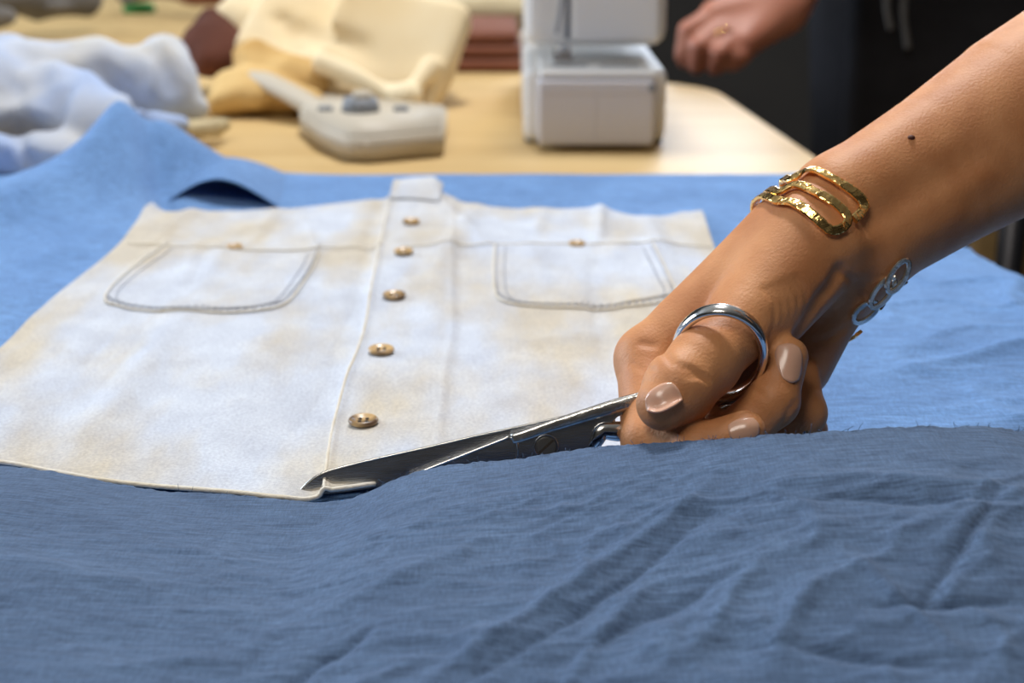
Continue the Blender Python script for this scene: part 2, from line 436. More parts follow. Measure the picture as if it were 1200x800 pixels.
# table: top with rounded far corner, legs
def edge_x(y): return .253 + (.67 - y) * .080
tb = thing('work_table', 'long light wood laminate work table under the fabrics', 'table', (-.4, .7, 0))
poly = [(-1.3, .02), (edge_x(.02), .02), (edge_x(1.34), 1.34)]
for k in range(7):
    a = k / 6 * math.pi / 2; poly.append((edge_x(1.34) - .09 + .09 * math.cos(a), 1.34 + .10 * math.sin(a)))
poly += [(.02, 1.44), (.02, 2.55), (-1.3, 2.55)]
bm = bmesh.new()
vt = [bm.verts.new((x, y, TZ)) for x, y in poly]; f = bm.faces.new(vt)
r = bmesh.ops.extrude_face_region(bm, geom=[f]); 
for v in [g for g in r['geom'] if isinstance(g, bmesh.types.BMVert)]: v.co.z -= .028
bmesh.ops.recalc_face_normals(bm, faces=bm.faces)
from_bm('table_top', bm, M['table'], tb)
V, F = sweep([(x, y, TZ - .014) for x, y in poly], .003, .0285, (0, 0, 1), closed=True, n=4, sq=2)
link_mesh('edge_band', V, F, M['table_edge'], tb, smooth=False)
for x, y in ((-1.2, .12), (.16, .12), (-1.2, 2.4), (-.08, 2.4), (.08, 1.3)):
    bm = bmesh.new(); add_box(bm, (x - .02, y - .02, 0), (x + .02, y + .02, TZ - .028), .003); from_bm('leg', bm, M['tmetal'], tb)

# ------------------------------------------------------------------ blue fabric laid under the shirt
def ghill(x, y, c, sx, sy, ang=0):
    dx = x - c[0]; dy = y - c[1]; u = dx * math.cos(ang) + dy * math.sin(ang); v = -dx * math.sin(ang) + dy * math.cos(ang)
    return np.exp(-(u / sx) ** 2 - (v / sy) ** 2)
pk = G(150, 218)
def h_blue(x, y):
    h = .0015 + .0022 * (fbm(x * 9 + y * 3, y * 16, 3) + .6) * 1.0
    far = sstep(.52, .7, y)
    h = h + .0030 * ridge(x * 11 + y * 9, y * 17 - x * 7, 5) * sstep(.13, .2, x)
    h = h + .0016 * ridge(x * 26 + y * 9, y * 45 - x * 15, 6) * sstep(.13, .2, x)
    left = sstep(-.16, -.23, x + (y - .75) * .25 * 0)
    h = h + left * .004 * (fbm(x * 14, y * 10, 8) + .4)
    # lifted fold at the far left
    ddx = (x - pk[0] - .5 * np.clip(pk[1] - y, 0, .1)* 0); h = h + .045 * np.exp(-np.hypot(ddx / np.where(ddx < 0, .026, .046), (y - pk[1] + .005) / np.where(y < pk[1] - .005, .085, .03)) ** 1.6)
    g1, g2 = G(196, 262), G(172, 205); ab = (g2 - g1)[:2]; t = np.clip(((x - g1[0]) * ab[0] + (y - g1[1]) * ab[1]) / (ab @ ab), 0, 1); h = h - .007 * np.exp(-(np.hypot(x - g1[0] - t * ab[0], y - g1[1] - t * ab[1]) / .009) ** 2)
    h = h + .020 * ghill(x, y, (pk[0] - .045, pk[1] - .10), .04, .09, -.35)
    h = h + .014 * ghill(x, y, (pk[0] + .040, pk[1] + .0), .035, .035)
    return np.maximum(h, .0008)
nx, ny = 420, 330
U = np.linspace(0, 1, nx)[:, None]; Vv = np.linspace(0, 1, ny)[None]
yb = .10 + Vv * (.885 + 0 * U)
xw = np.broadcast_to(-.62 + U * (.985), (nx, ny))
yfar = .962 + .004 * vnoise(xw * 9, 0 * xw, 4) + .012 * np.exp(-((xw - pk[0]) / .05) ** 2)
yw = .10 + Vv * (yfar - .10)
ex = edge_x(yw) + .006
over = np.maximum(xw - ex, 0)
hz = h_blue(np.minimum(xw, ex), yw)
xx = np.where(over > 0, ex + .010 * (1 - np.exp(-over * 80)) + .006 * vnoise(yw * 22, over * 5, 2) * np.minimum(1, over * 20), xw)
zz = TZ + hz - over * .97
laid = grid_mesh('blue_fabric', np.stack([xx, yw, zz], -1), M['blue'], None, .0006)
tag(laid, 'wide light blue fabric spread flat on the table under the pale shirt', 'fabric')
# arched pleat with a dark hollow behind the shirt's left shoulder
uu = np.linspace(0, 1, 60); vv = np.linspace(0, 1, 24)
A = []
for u in uu:
    row = []
    for v in vv:
        g0 = G(183 + 160 * u, 252); g1 = G(205 + 150 * u, 212)
        p = g0 + (g1 - g0) * v
        arch = (math.sin(math.pi * min(1, u * 1.0)) ** 1.3) * (.022 * (1 - .45 * u)) 
        row.append((p[0], p[1] + .006, TZ + .0042 + arch * (1 - .55 * v ** 2) + .006 * (1 - u) * (v) - .006 * u ** 4))
    A.append(row)
pl = grid_mesh('pleat', np.array(A), M['blue'], laid, .0006)

# ------------------------------------------------------------------ the shirt
bot = [(-190, 556), (-60, 540), (0, 545), (60, 556), (130, 567), (270, 585), (340, 591), (440, 577), (540, 566), (700, 560), (930, 556)]
top = [(180, 250), (225, 256), (280, 254), (330, 250), (400, 242), (452, 241), (470, 236), (515, 240), (560, 246), (640, 251), (692, 251), (705, 250), (750, 260), (790, 256), (822, 250)]
lft = [(-190, 556), (-60, 466), (0, 412), (60, 358), (140, 298), (180, 250)]
rgt = [(930, 556), (905, 470), (868, 370), (838, 296), (822, 250)]
w2 = lambda pts: [tuple(G(x, y, .003)[:2]) for x, y in pts]
XY = coons(w2(bot), w2(top), w2(lft), w2(rgt), 420, 300)
plk = np.array([G(x, y, .003)[:2] for x, y in [(378, 590), (384, 545), (390, 505), (405, 455), (425, 400), (436, 340), (446, 290), (456, 245)]])
def plk_x(y): return np.interp(y, plk[:, 1], plk[:, 0])
cre = []  # long soft creases in the shirt: (px a, px b, width m, height m)
for a, b, wd, hh in (((40, 540), (190, 350), .010, -.0022), ((110, 520), (215, 385), .008, .002), ((250, 540), (330, 380), .014, .0016), ((180, 300), (240, 252), .006, .0015),
                     ((240, 350), (262, 296), .006, .0018), ((215, 345), (235, 296), .004, .0015), ((700, 300), (705, 250), .004, .0030), ((712, 440), (700, 300), .006, -.0022), ((560, 300), (575, 420), .012, .0014),
                     ((500, 420), (520, 300), .008, .0015), ((480, 520), (640, 470), .012, .0016), ((505, 340), (560, 250), .006, .002), ((755, 262), (790, 340), .006, .002),
                     ((370, 500), (352, 560), .010, -.0015), ((620, 300), (640, 355), .005, .0012), ((590, 420), (720, 400), .008, .0012), ((330, 250), (290, 300), .005, .0015), ((640, 252), (625, 292), .005, .0015)):
    cre.append((G(*a)[:2], G(*b)[:2], wd, hh))
def h_shirt(x, y):
    h = .0018 + .0014 * fbm(x * 14, y * 12, 21)
    for a, b, wd, hh in cre:
        ab = b - a; t = np.clip(((x - a[0]) * ab[0] + (y - a[1]) * ab[1]) / (ab @ ab), 0, 1)
        d = np.hypot(x - a[0] - t * ab[0], y - a[1] - t * ab[1])
        h = h + hh * np.exp(-(d / wd) ** 2) * (.35 + .65 * np.sin(np.pi * np.clip(t, .05, .95)))
    px_ = plk_x(y); d = x - px_                      # placket overlap: step up to the right of the edge
    h = h + .0012 * sstep(-.0010, .0004, d) * sstep(.045, .034, d) + .0011 * np.exp(-((d - .001) / .0013) ** 2)
    h = h - .0012 * np.exp(-((d + .005) / .005) ** 2)
    h = h + .0007 * np.exp(-((d - .0395) / .0022) ** 2)
    # far edge curls up at the neck
    c = G(490, 240); h = h + .008 * ghill(x, y, (c[0], c[1]), .030, .022)
    h = h + .0014 * (ridge(x * 22 + y * 4, y * 9, 33)) * sstep(.6, .8, y)
    return h
def on_shirt(x, y, o=0.0): return TZ + np.maximum(h_shirt(x, y), .0010) + h_blue(x, y) * .85 + .0012 + o
X, Y = XY[..., 0], XY[..., 1]
Z = on_shirt(X, Y)
shirt = thing('shirt', 'cream-white denim shirt with brown buttons, laid flat front up', 'shirt', tuple(G(420, 420)))
body = grid_mesh('shirt_front', np.stack([X, Y, Z], -1), M['shirt'], shirt, .0007)
# lower hem roll and seams
def strip(pts_px, wd, th, m, name, off=.0002, n=120, parent=shirt, world=None):
    q = resample([tuple(G(x, y, .004)[:2]) for x, y in pts_px] if world is None else world, n)
    path = np.stack([q[:, 0], q[:, 1], on_shirt(q[:, 0], q[:, 1], off)], 1)
    V, F = sweep(path, wd, th, (0, 0, 1), n=8)
    return link_mesh(name, V, F, m, parent)
strip([(380, 586), (384, 545), (390, 505), (405, 455), (425, 400), (436, 340), (446, 290), (456, 246)], .0012, .0011, M['seam'], 'placket_edge', .0003, 200)
strip([(-100, 541), (0, 545), (60, 555), (130, 566), (270, 583), (335, 590), (400, 584), (440, 577)], .0020, .0016, M['seam'], 'hem', .0002, 200)
strip([(150, 296), (250, 297), (330, 298), (400, 297), (448, 297)], .0013, .0007, M['seam'], 'yoke_seam', .0013)
strip([(470, 298), (530, 296), (600, 295), (700, 293), (833, 294)], .0013, .0007, M['seam'], 'yoke_seam', .0012)
# neck band
q = coons(w2([(456, 246), (480, 246), (515, 248)]), w2([(466, 224), (485, 228), (520, 238)]), w2([(456, 246), (462, 234), (466, 224)]), w2([(515, 248), (518, 243), (520, 238)]), 30, 12)
zz = on_shirt(q[..., 0], q[..., 1], .0012) + .002 * np.linspace(0, 1, 12)[None]
grid_mesh('neck_band', np.concatenate([q, zz[..., None]], -1), M['shirt'], shirt, .001)
# pockets
def pocket(bt, tp, lf, rt, stitched):
    q = coons(w2(bt), w2(tp), w2(lf), w2(rt), 60, 40)
    z = on_shirt(q[..., 0], q[..., 1], .0009) + .0004 * fbm(q[..., 0] * 60, q[..., 1] * 60, 5)
    po = grid_mesh('pocket', np.concatenate([q, z[..., None]], -1), M['shirt'], shirt, .0009)
    # stitched border
    loop = resample(lf[::-1] + bt[1:] + rt[1:], 400)
    parts = []; seams = []
    for inset in (2.0, 8.5):
        cx, cy = np.mean(loop, 0)
        d = np.stack([loop[:, 0] - cx, loop[:, 1] - cy], 1); d = d / np.linalg.norm(d, axis=1)[:, None]
        lp = loop - d * inset * np.array([1.6, .8])
        wpt = np.array([G(a, b, .005)[:2] for a, b in lp])
        wpt = resample(wpt[::8], 150)
        for i in range(0, 149, 2):
            a, b = wpt[i], wpt[i + 1]
            z0 = on_shirt(a[0], a[1], .0016)
            parts.append(sweep([(a[0], a[1], z0), (b[0], b[1], on_shirt(b[0], b[1], .0016))], .0008, .0005, (0, 0, 1), n=4))
    V, F = merge(parts); st = link_mesh('stitching', V, F, M['stitch'], po); st['kind'] = 'stuff'
    wpt = resample(np.array([G(a, b, .005)[:2] for a, b in loop])[::8], 160)
    path = np.stack([wpt[:, 0], wpt[:, 1], on_shirt(wpt[:, 0], wpt[:, 1], .0008)], 1)
    V, F = sweep(path, .0012, .0011, (0, 0, 1), n=6); link_mesh('pocket_edge', V, F, M['seam'], po)
    return po
pocket([(123, 353), (143, 362), (215, 367), (283, 368), (333, 360)], [(195, 291), (290, 292), (377, 293)], [(123, 353), (150, 323), (195, 291)], [(333, 360), (360, 327), (377, 293)], True)
pocket([(583, 352), (605, 360), (660, 363), (717, 362), (788, 352)], [(580, 294), (670, 292), (762, 289)], [(583, 352), (578, 325), (580, 294)], [(788, 352), (782, 325), (762, 289)], True)
# buttons
def button(px, py, r=.0056, tilt=0):
    c = G(px, py, .006); z = on_shirt(c[0], c[1], .0008)
    bm = bmesh.new(); n = 32
    prof = [(0, .0008), (.45, .0008), (.62, .0010), (.76, .0016), (.88, .0018), (.97, .0013), (1.0, .0007), (.93, 0)]
    rings = []
    for rr, h in prof[1:]:
        rings.append([bm.verts.new((r * rr * math.cos(2 * math.pi * k / n), r * rr * math.sin(2 * math.pi * k / n), h)) for k in range(n)])
    cv = bm.verts.new((0, 0, prof[0][1]))
    for k in range(n): bm.faces.new((cv, rings[0][k], rings[0][(k + 1) % n]))
    for a, b in zip(rings[:-1], rings[1:]):
        for k in range(n): bm.faces.new((a[k], b[k], b[(k + 1) % n], a[(k + 1) % n]))
    rot = Matrix.Rotation(tilt, 4, 'X')
    bm.transform(Matrix.Translation((c[0], c[1], z)) @ rot)
    bo = from_bm('button', bm, M['button'], shirt, True)
    bm = bmesh.new()
    for dx, dy in ((-1, -1), (1, -1), (1, 1), (-1, 1)):
        bmesh.ops.create_cone(bm, cap_ends=True, segments=10, radius1=.0007, radius2=.0007, depth=.0004, matrix=Matrix.Translation((dx * .0013, dy * .0013, .00095)))
    bm.transform(Matrix.Translation((c[0], c[1], z)) @ rot)
    from_bm('thread_hole', bm, M['hole'], bo)
for bx, by, rr in ((426, 496, .0056), (447, 415, .0056), (462, 351, .0056), (473, 300, .0052), (482, 266, .0050), (275, 291, .0046), (676, 290, .0046)): button(bx, by, rr)

# ------------------------------------------------------------------ near blue fabric with the cut edge raised
edge = [(-420, 500, .50), (-120, 538, .485), (0, 548, .478), (60, 554, .476), (132, 568, .472), (200, 578, .468), (270, 586, .466), (330, 593, .463), (372, 596, .461), (405, 588, .460),
        (440, 574, .4590), (470, 560, .459), (520, 548, .458), (613, 538, .455), (707, 525, .450), (800, 520, .441), (900, 512, .432), (960, 509, .430), (1060, 502, .430), (1100, 502, .431), (1200, 508, .434), (1450, 560, .44), (1800, 640, .45)]
E = resample([tuple(P(*e)) for e in edge], 620)
creases = []
for a, b, wd, hh in (((480, 800), (850, 600), .0040, .0036), ((520, 800), (830, 640), .0022, -.0028), ((300, 790), (440, 720), .0022, -.0030), ((640, 770), (880, 690), .003, -.0026), ((650, 800), (760, 690), .0026, .0022),
                     ((820, 760), (880, 700), .003, .003), ((780, 610), (950, 560), .005, .0022), ((880, 620), (1190, 645), .005, .0030), ((900, 640), (1190, 660), .003, -.0026), ((1170, 640), (1060, 760), .0022, -.0030),
                     ((1010, 745), (1200, 745), .0020, -.0030), ((1100, 690), (1190, 640), .004, .0026), ((900, 780), (960, 720), .003, .0026), ((380, 700), (560, 640), .006, .0020), ((0, 640), (200, 670), .009, .0018),
                     ((400, 740), (700, 735), .004, .0020), ((860, 770), (1110, 800), .003, -.0024), ((1000, 700), (1120, 790), .003, .0022), ((540, 790), (560, 720), .003, .0016), ((1120, 560), (1200, 600), .006, .0022),
                     ((400, 790), (500, 760), .003, .0022), ((120, 760), (300, 740), .005, .0016), ((560, 600), (820, 560), .008, .0016), ((960, 580), (1040, 520), .006, .0014), ((330, 650), (480, 600), .008, .0014)):
    creases.append((G(a[0], a[1], .02)[:2], G(b[0], b[1], .02)[:2], wd, hh))
NT = 330
T = (np.linspace(0, 1, NT) ** 1.15)[None, :]
ex_, ey_, ez_ = E[:, 0:1], E[:, 1:2], E[:, 2:3] - TZ
yn = .10 + 0 * ex_
fx = ex_ + (ex_ * .12) * T * 0 + 0 * T
fy = ey_ + (yn - ey_) * T
dist = (ey_ - fy)
# the cloth rounds over below the edge and relaxes to the table
base = .006 + (ez_ - .006) * np.exp(-(dist / .135) ** 2) + .010 * np.sin(np.pi * np.clip(dist / .25, 0, 1)) * sstep(.12, -.15, ex_)
fz = np.maximum(base, .006) - .0 * T
amp = sstep(.004, .05, dist)
right = sstep(-.12, .06, fx)
for a, b, wd, hh in creases:
    ab = b - a; t = np.clip(((fx - a[0]) * ab[0] + (fy - a[1]) * ab[1]) / (ab @ ab), 0, 1)
    wob = .003 * vnoise(t * 4 + a[0] * 50, t * 0 + b[1] * 40, 9)
    L = np.linalg.norm(ab); nxv, nyv = -ab[1] / L, ab[0] / L
    sd = (fx - a[0] - t * ab[0]) * nxv + (fy - a[1] - t * ab[1]) * nyv + wob
    al = np.hypot(fx - a[0] - t * ab[0], fy - a[1] - t * ab[1])
    d = np.where((t > 0) & (t < 1), np.abs(sd), al)
    prof = np.exp(-(np.sqrt(d * d + (wd * .18) ** 2) - wd * .18) / (wd * .62))
    fz = fz + hh * .85 * prof * np.sin(np.pi * np.clip(t, .04, .96)) ** .6 * (.3 + .7 * amp)
ca, sa = math.cos(.55), math.sin(.55)
ru, rv = fx * ca + fy * sa, -fx * sa + fy * ca
fz = fz + amp * (.0002 + .0011 * right) * ridge(ru * 13 + .8 * fbm(fx * 20, fy * 20, 3), rv * 40 + 1.0 * fbm(fx * 25, fy * 25, 4), 41) + amp * (.0002 + .0006 * right) * ridge(ru * 30 + 5, rv * 90 + fbm(fx * 30, fy * 30, 5), 47)
fz = fz + amp * .0004 * (ridge(fx * 40, fy * 90, 51)) * (.6 + right) + .0022 * amp * fbm(fx * 14, fy * 20, 61) + .0004 * amp * fbm(fx * 70, fy * 260, 67)
fz = fz + .0005 * vnoise(ex_ * 900, 0 * ex_ + T * 3, 3) * np.exp(-dist / .0012) + .0006 * vnoise(ex_ * 260, 0 * ex_, 7) * np.exp(-dist / .004)
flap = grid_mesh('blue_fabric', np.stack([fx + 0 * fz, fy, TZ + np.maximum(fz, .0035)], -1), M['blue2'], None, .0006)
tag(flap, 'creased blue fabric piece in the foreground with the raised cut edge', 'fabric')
# loose threads on the cut edge
parts = []
rng = np.random.RandomState(5)
for k in range(150):
    i = rng.randint(190, 560); p = E[i] + np.array([0, -.0003, .0003]); d = np.array([rng.randn() * .8, rng.randn() * .4, abs(rng.randn()) * .7 + .2]) * .0012
    parts.append(sweep([p, p + d, p + d * 1.6 + rng.randn(3) * .0004], .00016, .00016, (0, 1, .1), n=4))
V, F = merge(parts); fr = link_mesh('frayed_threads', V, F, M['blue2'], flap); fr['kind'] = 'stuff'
#SECTION_HAND
# ------------------------------------------------------------------ the cutting hand and arm
lo = P(700, 560, .43); hi = P(1330, 560, .60)
h_ = .00075
pts_lo = np.array([.02, .385, TZ + .000]); pts_hi = np.array([.212, .60, TZ + .215])
FA = Field(pts_lo, pts_hi, h_)
q3 = lambda t: P(*t)
wrA, wrB = (985, 238, .500), (1013, 288, .501)
K = .010
def cn(a, b, ra, rb, k): FA.cone(q3(a), q3(b), ra, rb, k)
# forearm, two overlapping bones' worth of flesh
elb = (1560, -90, .57)
for q_ in ((((985, 238, .500), (1089, 179, .511), .0172, .0208), ((1089, 179, .511), (1191, 122, .522), .0208, .0270), ((1191, 122, .522), (1560, -100, .57), .0270, .036)),
           (((1013, 288, .501), (1109, 221, .511), .0172, .0215), ((1109, 221, .511), (1207, 154, .522), .0215, .0280), ((1207, 154, .522), (1560, -70, .57), .0280, .036))):
    prev = FA.v; FA.v = np.full(FA.n, .06, np.float32)
    for a, b, ra, rb in q_: FA.cone(q3(a), q3(b), ra, rb, 0)
    d = FA.v; hh_ = np.maximum(K - np.abs(prev - d), 0) / K
    FA.v = (np.minimum(prev, d) - np.where(np.minimum(prev, d) < .03, hh_ * hh_ * K * .25, 0)).astype(np.float32)
# metacarpals
MC = [((985, 238, .500), (760, 421, .490), .0150, .0112), ((995, 258, .503), (795, 452, .503), .0150, .0108), ((1005, 282, .504), (832, 478, .515), .0150, .0104), ((1008, 300, .502), (868, 500, .524), .0140, .0100)]
for a, b, ra, rb in MC: cn(a, b, ra, rb, .009)
cn((978, 345, .504), (932, 425, .508), .0120, .0132, .002)          # heel of the palm
cn((925, 285, .494), (815, 385, .494), .0160, .0100, .010)          # web between thumb and index
cn((960, 292, .489), (905, 358, .481), .0165, .0142, .006)          # ball of the thumb
cn((945, 275, .489), (880, 370, .4755), .0150, .0130, .006)
# index finger root bulge
FA.cone(q3((760, 421, .490)), q3((762, 515, .466)), .0112, .0094, .004)
def chain(pts, k=.002):
    for (a, ra), (b, rb) in zip(pts[:-1], pts[1:]): FA.cone(q3(a), q3(b), ra, rb, k)
    for (a, ra) in pts[1:-1]: FA.cone(q3(a), q3(a) + .0001, ra * 1.04, ra * 1.04, k)
fingers = {
    'thumb': [((880, 370, .4755), .0120), ((824, 426, .460), .0104), ((797, 453, .4540), .0104), ((777, 473, .4490), .0086)],
    'index': [((762, 515, .466), .0094), ((820, 526, .453), .0080), ((873, 505, .449), .0066)],
    'middle': [((795, 452, .503), .0108), ((846, 526, .470), .0090), ((906, 470, .4670), .0080), ((922, 418, .4700), .0071)],
    'ring': [((832, 478, .515), .0104), ((884, 532, .488), .0086), ((940, 484, .4870), .0077), ((940, 440, .4940), .0062)],
    'pinky': [((868, 500, .524), .0096), ((905, 536, .506), .0074), ((945, 505, .5070), .0066), ((945, 470, .512), .0054)],
}
for nm, ch in fingers.items(): chain(ch, .0022 if nm != 'thumb' else .004)
# creases, tendons, knuckle lines
def onsurf(px, py, off=0):
    o = P(px, py, .38); d = P(px, py, .5) - o; d /= np.linalg.norm(d)
    r = FA.trace(o, d, .3)
    return r if r is None else r + d * (-off)
def crease(pp, wd=.0011, amp=.0009):
    g = [onsurf(*p) for p in pp]; g = [x for x in g if x is not None]
    if len(g) > 1: FA.groove(g, wd, amp)
crease([(752, 402), (765, 404), (778, 413), (787, 424)], .0013, .0011)
crease([(740, 425), (752, 432), (765, 434)], .0010, .0004)
for k in range(4): crease([(795 + k * 3, 428 + k * 5 - 2), (808 + k * 4, 430 + k * 4), (822 + k * 3, 438 + k * 3)], .0008, .0010)
for k in range(5): crease([(897 + k * 9, 338 - k * 3), (908 + k * 9, 352 - k * 3), (910 + k * 9, 378 - k * 5), (904 + k * 7, 395 - k * 3)], .0011, .0010)
crease([(985, 318), (975, 335), (962, 350), (948, 372), (935, 392)], .0024, .0036)
crease([(985, 318), (1000, 330), (1006, 348)], .0013, .0014)
crease([(990, 385), (970, 398), (950, 402)], .0012, .0008)
crease([(880, 455), (893, 462)], .001, .0005); crease([(915, 500), (925, 480), (934, 470)], .0010, .0006)
for pp, am in (((990, 300), (1040, 268), (1090, 238), (1150, 205)), -.0010), (((1010, 318), (1060, 285), (1120, 250)), -.0010), (((1020, 262), (1080, 222), (1140, 190)), .0012), (((985, 300), (1005, 310), (1030, 305)), .0008):
    g = [onsurf(*p) for p in pp]; g = [x for x in g if x is not None]; FA.groove(g, .0055, am)
V, F = FA.mesh()
V = relax(V, F, 2, .5)
armroot = thing('person', 'tanned bare right forearm and hand gripping the scissors, reaching in from the right', 'person', tuple(P(1100, 200, .51)))
# extend: upper arm is separate geometry inside the same mesh, meeting at the elbow
el = P(1560, -85, .57); sh = np.array([.57, .72, 1.19])
FE = Field((.12, .27, .755), (1.02, .86, 1.62), .0042)
FE.cone(P(1191, 122, .522), P(1560, -100, .57), .0270, .036, .01); FE.cone(P(1207, 154, .522), P(1560, -70, .57), .028, .036, .01)
FE.cone(el, sh, .038, .044, .02)
shL = np.array([.57, .42, 1.22]); AX3 = np.eye(3)
FE.cone(sh, shL, .050, .050, .04); FE.cone((.60, .57, 1.20), (.80, .57, .92), .10, .11, .05)
FE.cone((.57, .57, 1.24), (.50, .57, 1.36), .055, .050, .03); FE.ell((.455, .57, 1.43), AX3, (.100, .075, .105), .02)
FE.cone((.375, .57, 1.43), (.352, .57, 1.405), .010, .014, .012); FE.cone((.375, .55, 1.375), (.375, .59, 1.375), .008, .008, .006)
for s_ in (-1, 1): FE.ell((.475, .57 + s_ * .075, 1.43), AX3, (.018, .010, .028), .006); FE.ell((.372, .57 + s_ * .030, 1.455), AX3, (.010, .015, .009), .004)
FE.cone(shL, (.52, .38, .99), .044, .038, .02)
FE.cone((.52, .38, .99), (.40, .35, 1.06), .036, .024, .01)      # other forearm raised in front of the body
FE.cone((.40, .35, 1.06), (.345, .35, 1.075), .024, .022, .012)
for k_, (dy_, l_) in enumerate(((-.026, .9), (-.009, 1.05), (.009, 1.0), (.025, .85))):
    a_ = np.array([.335, .35 + dy_, 1.080]); b_ = a_ + np.array([-.030 * l_, 0, .004]); c_ = b_ + np.array([-.018 * l_, 0, -.018])
    FE.cone(a_, b_, .0105, .0095, .003); FE.cone(b_, c_, .0095, .0080, .002)
FE.cone((.375, .375, 1.075), (.345, .398, 1.070), .013, .010, .004); FE.cone((.345, .398, 1.070), (.322, .402, 1.062), .010, .009, .002)
cutx = pts_hi[0] - .004
sl = FE.sub(FE.lo, np.array([cutx - .004, 9, 9])); 
FE.v[sl] = .05
V2, F2 = FE.mesh()
keep = V[:, 0] < pts_hi[0] - .0
Vall = np.vstack([V, relax(V2, F2, 2)]); Fall = np.vstack([F, F2 + len(V)])
arm = link_mesh('body', Vall, Fall.tolist(), M['skin'], armroot)
def cloth_on(fn, lo_, hi_, name, m, h=.009, amp=.003):
    F_ = Field(lo_, hi_, h); fn(F_)
    p = F_.pts(tuple(slice(0, int(n)) for n in F_.n)); F_.v += (amp * (noise3(p, 14, 3) + 1.2 * np.abs(noise3(p, 20, 8)))).astype(np.float32)
    V, Fc = F_.mesh(); return link_mesh(name, relax(V, Fc, 2), Fc.tolist(), m, armroot)
def top_(F_):
    F_.cone(sh, shL, .068, .068, .04); F_.cone((.60, .57, 1.18), (.80, .57, .92), .135, .145, .05)
    F_.cone(sh, sh + (el - sh) * .45, .064, .058, .02); F_.cone(shL, (.54, .395, 1.10), .064, .056, .02)
cloth_on(top_, (.38, .28, .72), (1.02, .88, 1.34), 'shirt', M['greyc'])
def legs_(F_):
    F_.cone((.80, .50, .92), (.80, .64, .92), .14, .14, .05)
    for s_ in (-1, 1): F_.cone((.80, .57 + s_ * .09, .88), (.84, .57 + s_ * .10, .48), .10, .075, .02); F_.cone((.84, .57 + s_ * .10, .48), (.86, .57 + s_ * .09, .08), .075, .055, .02)
cloth_on(legs_, (.62, .30, .03), (1.0, .86, 1.12), 'trousers', M['navy'])
for s_ in (-1, 1):
    F_ = Field((.66, .57 + s_ * .09 - .08, 0), (.98, .57 + s_ * .09 + .08, .17), .006); F_.ell((.81, .57 + s_ * .09, .045), AX3, (.13, .048, .043), .02); F_.cone((.86, .57 + s_ * .09, .06), (.86, .57 + s_ * .09, .11), .045, .045, .02)
    V_, Fc_ = F_.mesh(); V_[:, 2] = np.maximum(V_[:, 2], .001); link_mesh('shoe', V_, Fc_.tolist(), M['tmetal'], armroot)
F_ = Field((.36, .44, 1.28), (.66, .70, 1.60), .006); F_.ell((.478, .57, 1.455), AX3, (.100, .088, .108), 0); F_.cone((.55, .57, 1.42), (.60, .57, 1.36), .06, .04, .03)
V_, Fc_ = F_.mesh(); link_mesh('hair', V_, Fc_.tolist(), M['hair'], armroot)
# nails
def nail(px, py, ux, uy, L, W, n, name='fingernail', off=.0004, tilt=0):
    c = onsurf(px, py)
    n = cdir(*n); u = cdir(ux, uy, tilt); u = u - n * (u @ n); u /= np.linalg.norm(u); v = np.cross(n, u)
    NU, NV = 15, 11; PT = np.zeros((NU, NV, 3))
    for i in range(NU):
        a = -1 + 2 * i / (NU - 1)
        for j in range(NV):
            b = -1 + 2 * j / (NV - 1)
            wd = W / 2 * (1 - .28 * max(0, a) ** 3 - .30 * max(0, -a) ** 2.5)
            p0 = c + u * (a * L / 2 - .10 * L * (a * b * b) * (1 if a > 0 else .9)) + v * b * wd
            h = FA.trace(p0 + n * .006, -n, .014, .0003)
            if h is None: h = p0 - n * .001 * b * b
            PT[i, j] = h + n * (off - .0003 * abs(b) ** 3)
    for _ in range(5):
        PT[1:-1] = .5 * PT[1:-1] + .25 * (PT[:-2] + PT[2:]); PT[:, 1:-1] = .5 * PT[:, 1:-1] + .25 * (PT[:, :-2] + PT[:, 2:])
    PT += n * .00015
    return grid_mesh(name, PT, M['nail'], arm, .0006)
nail(776, 466, -.85, -.42, .0120, .0086, (-.30, .72, .62))
nail(928, 425, .12, .98, .0130, .0084, (.38, -.02, .92))
nail(873, 503, .92, .25, .0100, .0074, (.12, .10, .98))
# mole
c = onsurf(1068, 161); nn = FA.normal(c)
bm = bmesh.new(); bmesh.ops.create_uvsphere(bm, u_segments=12, v_segments=8, radius=.0011); bm.transform(Matrix.Translation(tuple(c)) @ Matrix.Diagonal((1.2, 1, .8, 1)))
from_bm('mole', bm, M['mole'], arm, True)

# ------------------------------------------------------------------ bracelet: open cuff of three hammered wires, looped ends
W0 = P(1000, 262, .5005); axv = P(1100, 200, .511) - P(1000, 262, .5005); axv /= np.linalg.norm(axv)
e2 = CB - axv * (CB @ axv); e2 /= np.linalg.norm(e2); e1 = np.cross(e2, axv)
if e1 @ CU < 0: e1 = -e1
def tth(p):
    d = p - W0; t = d @ axv; d = d - axv * t
    return np.array([t, math.atan2(d @ e2, d @ e1)])
def surf(t, th, off=.0012):
    d = math.cos(th) * e1 + math.sin(th) * e2; o = W0 + axv * t
    r = .012
    while r < .06 and FA.at(o + d * r) < 0: r += .0004
    return o + d * (r + off), d
def px2tt(pp):
    out = []
    for p in pp:
        s_ = onsurf(*p)
        if s_ is None: continue
        out.append(tth(s_))
    return np.array(out)
w1 = px2tt([(930, 216), (940, 206), (955, 203), (972, 210), (990, 221), (1003, 230), (1011, 241), (1009, 253), (998, 259)])
w2_ = px2tt([(915, 232), (925, 222), (939, 221), (955, 228), (972, 237), (986, 248), (993, 260), (988, 271), (976, 275), (968, 269), (955, 258), (941, 247), (925, 240), (912, 240)])
TL, TH = np.array([-.018, -.004, .010]), math.pi
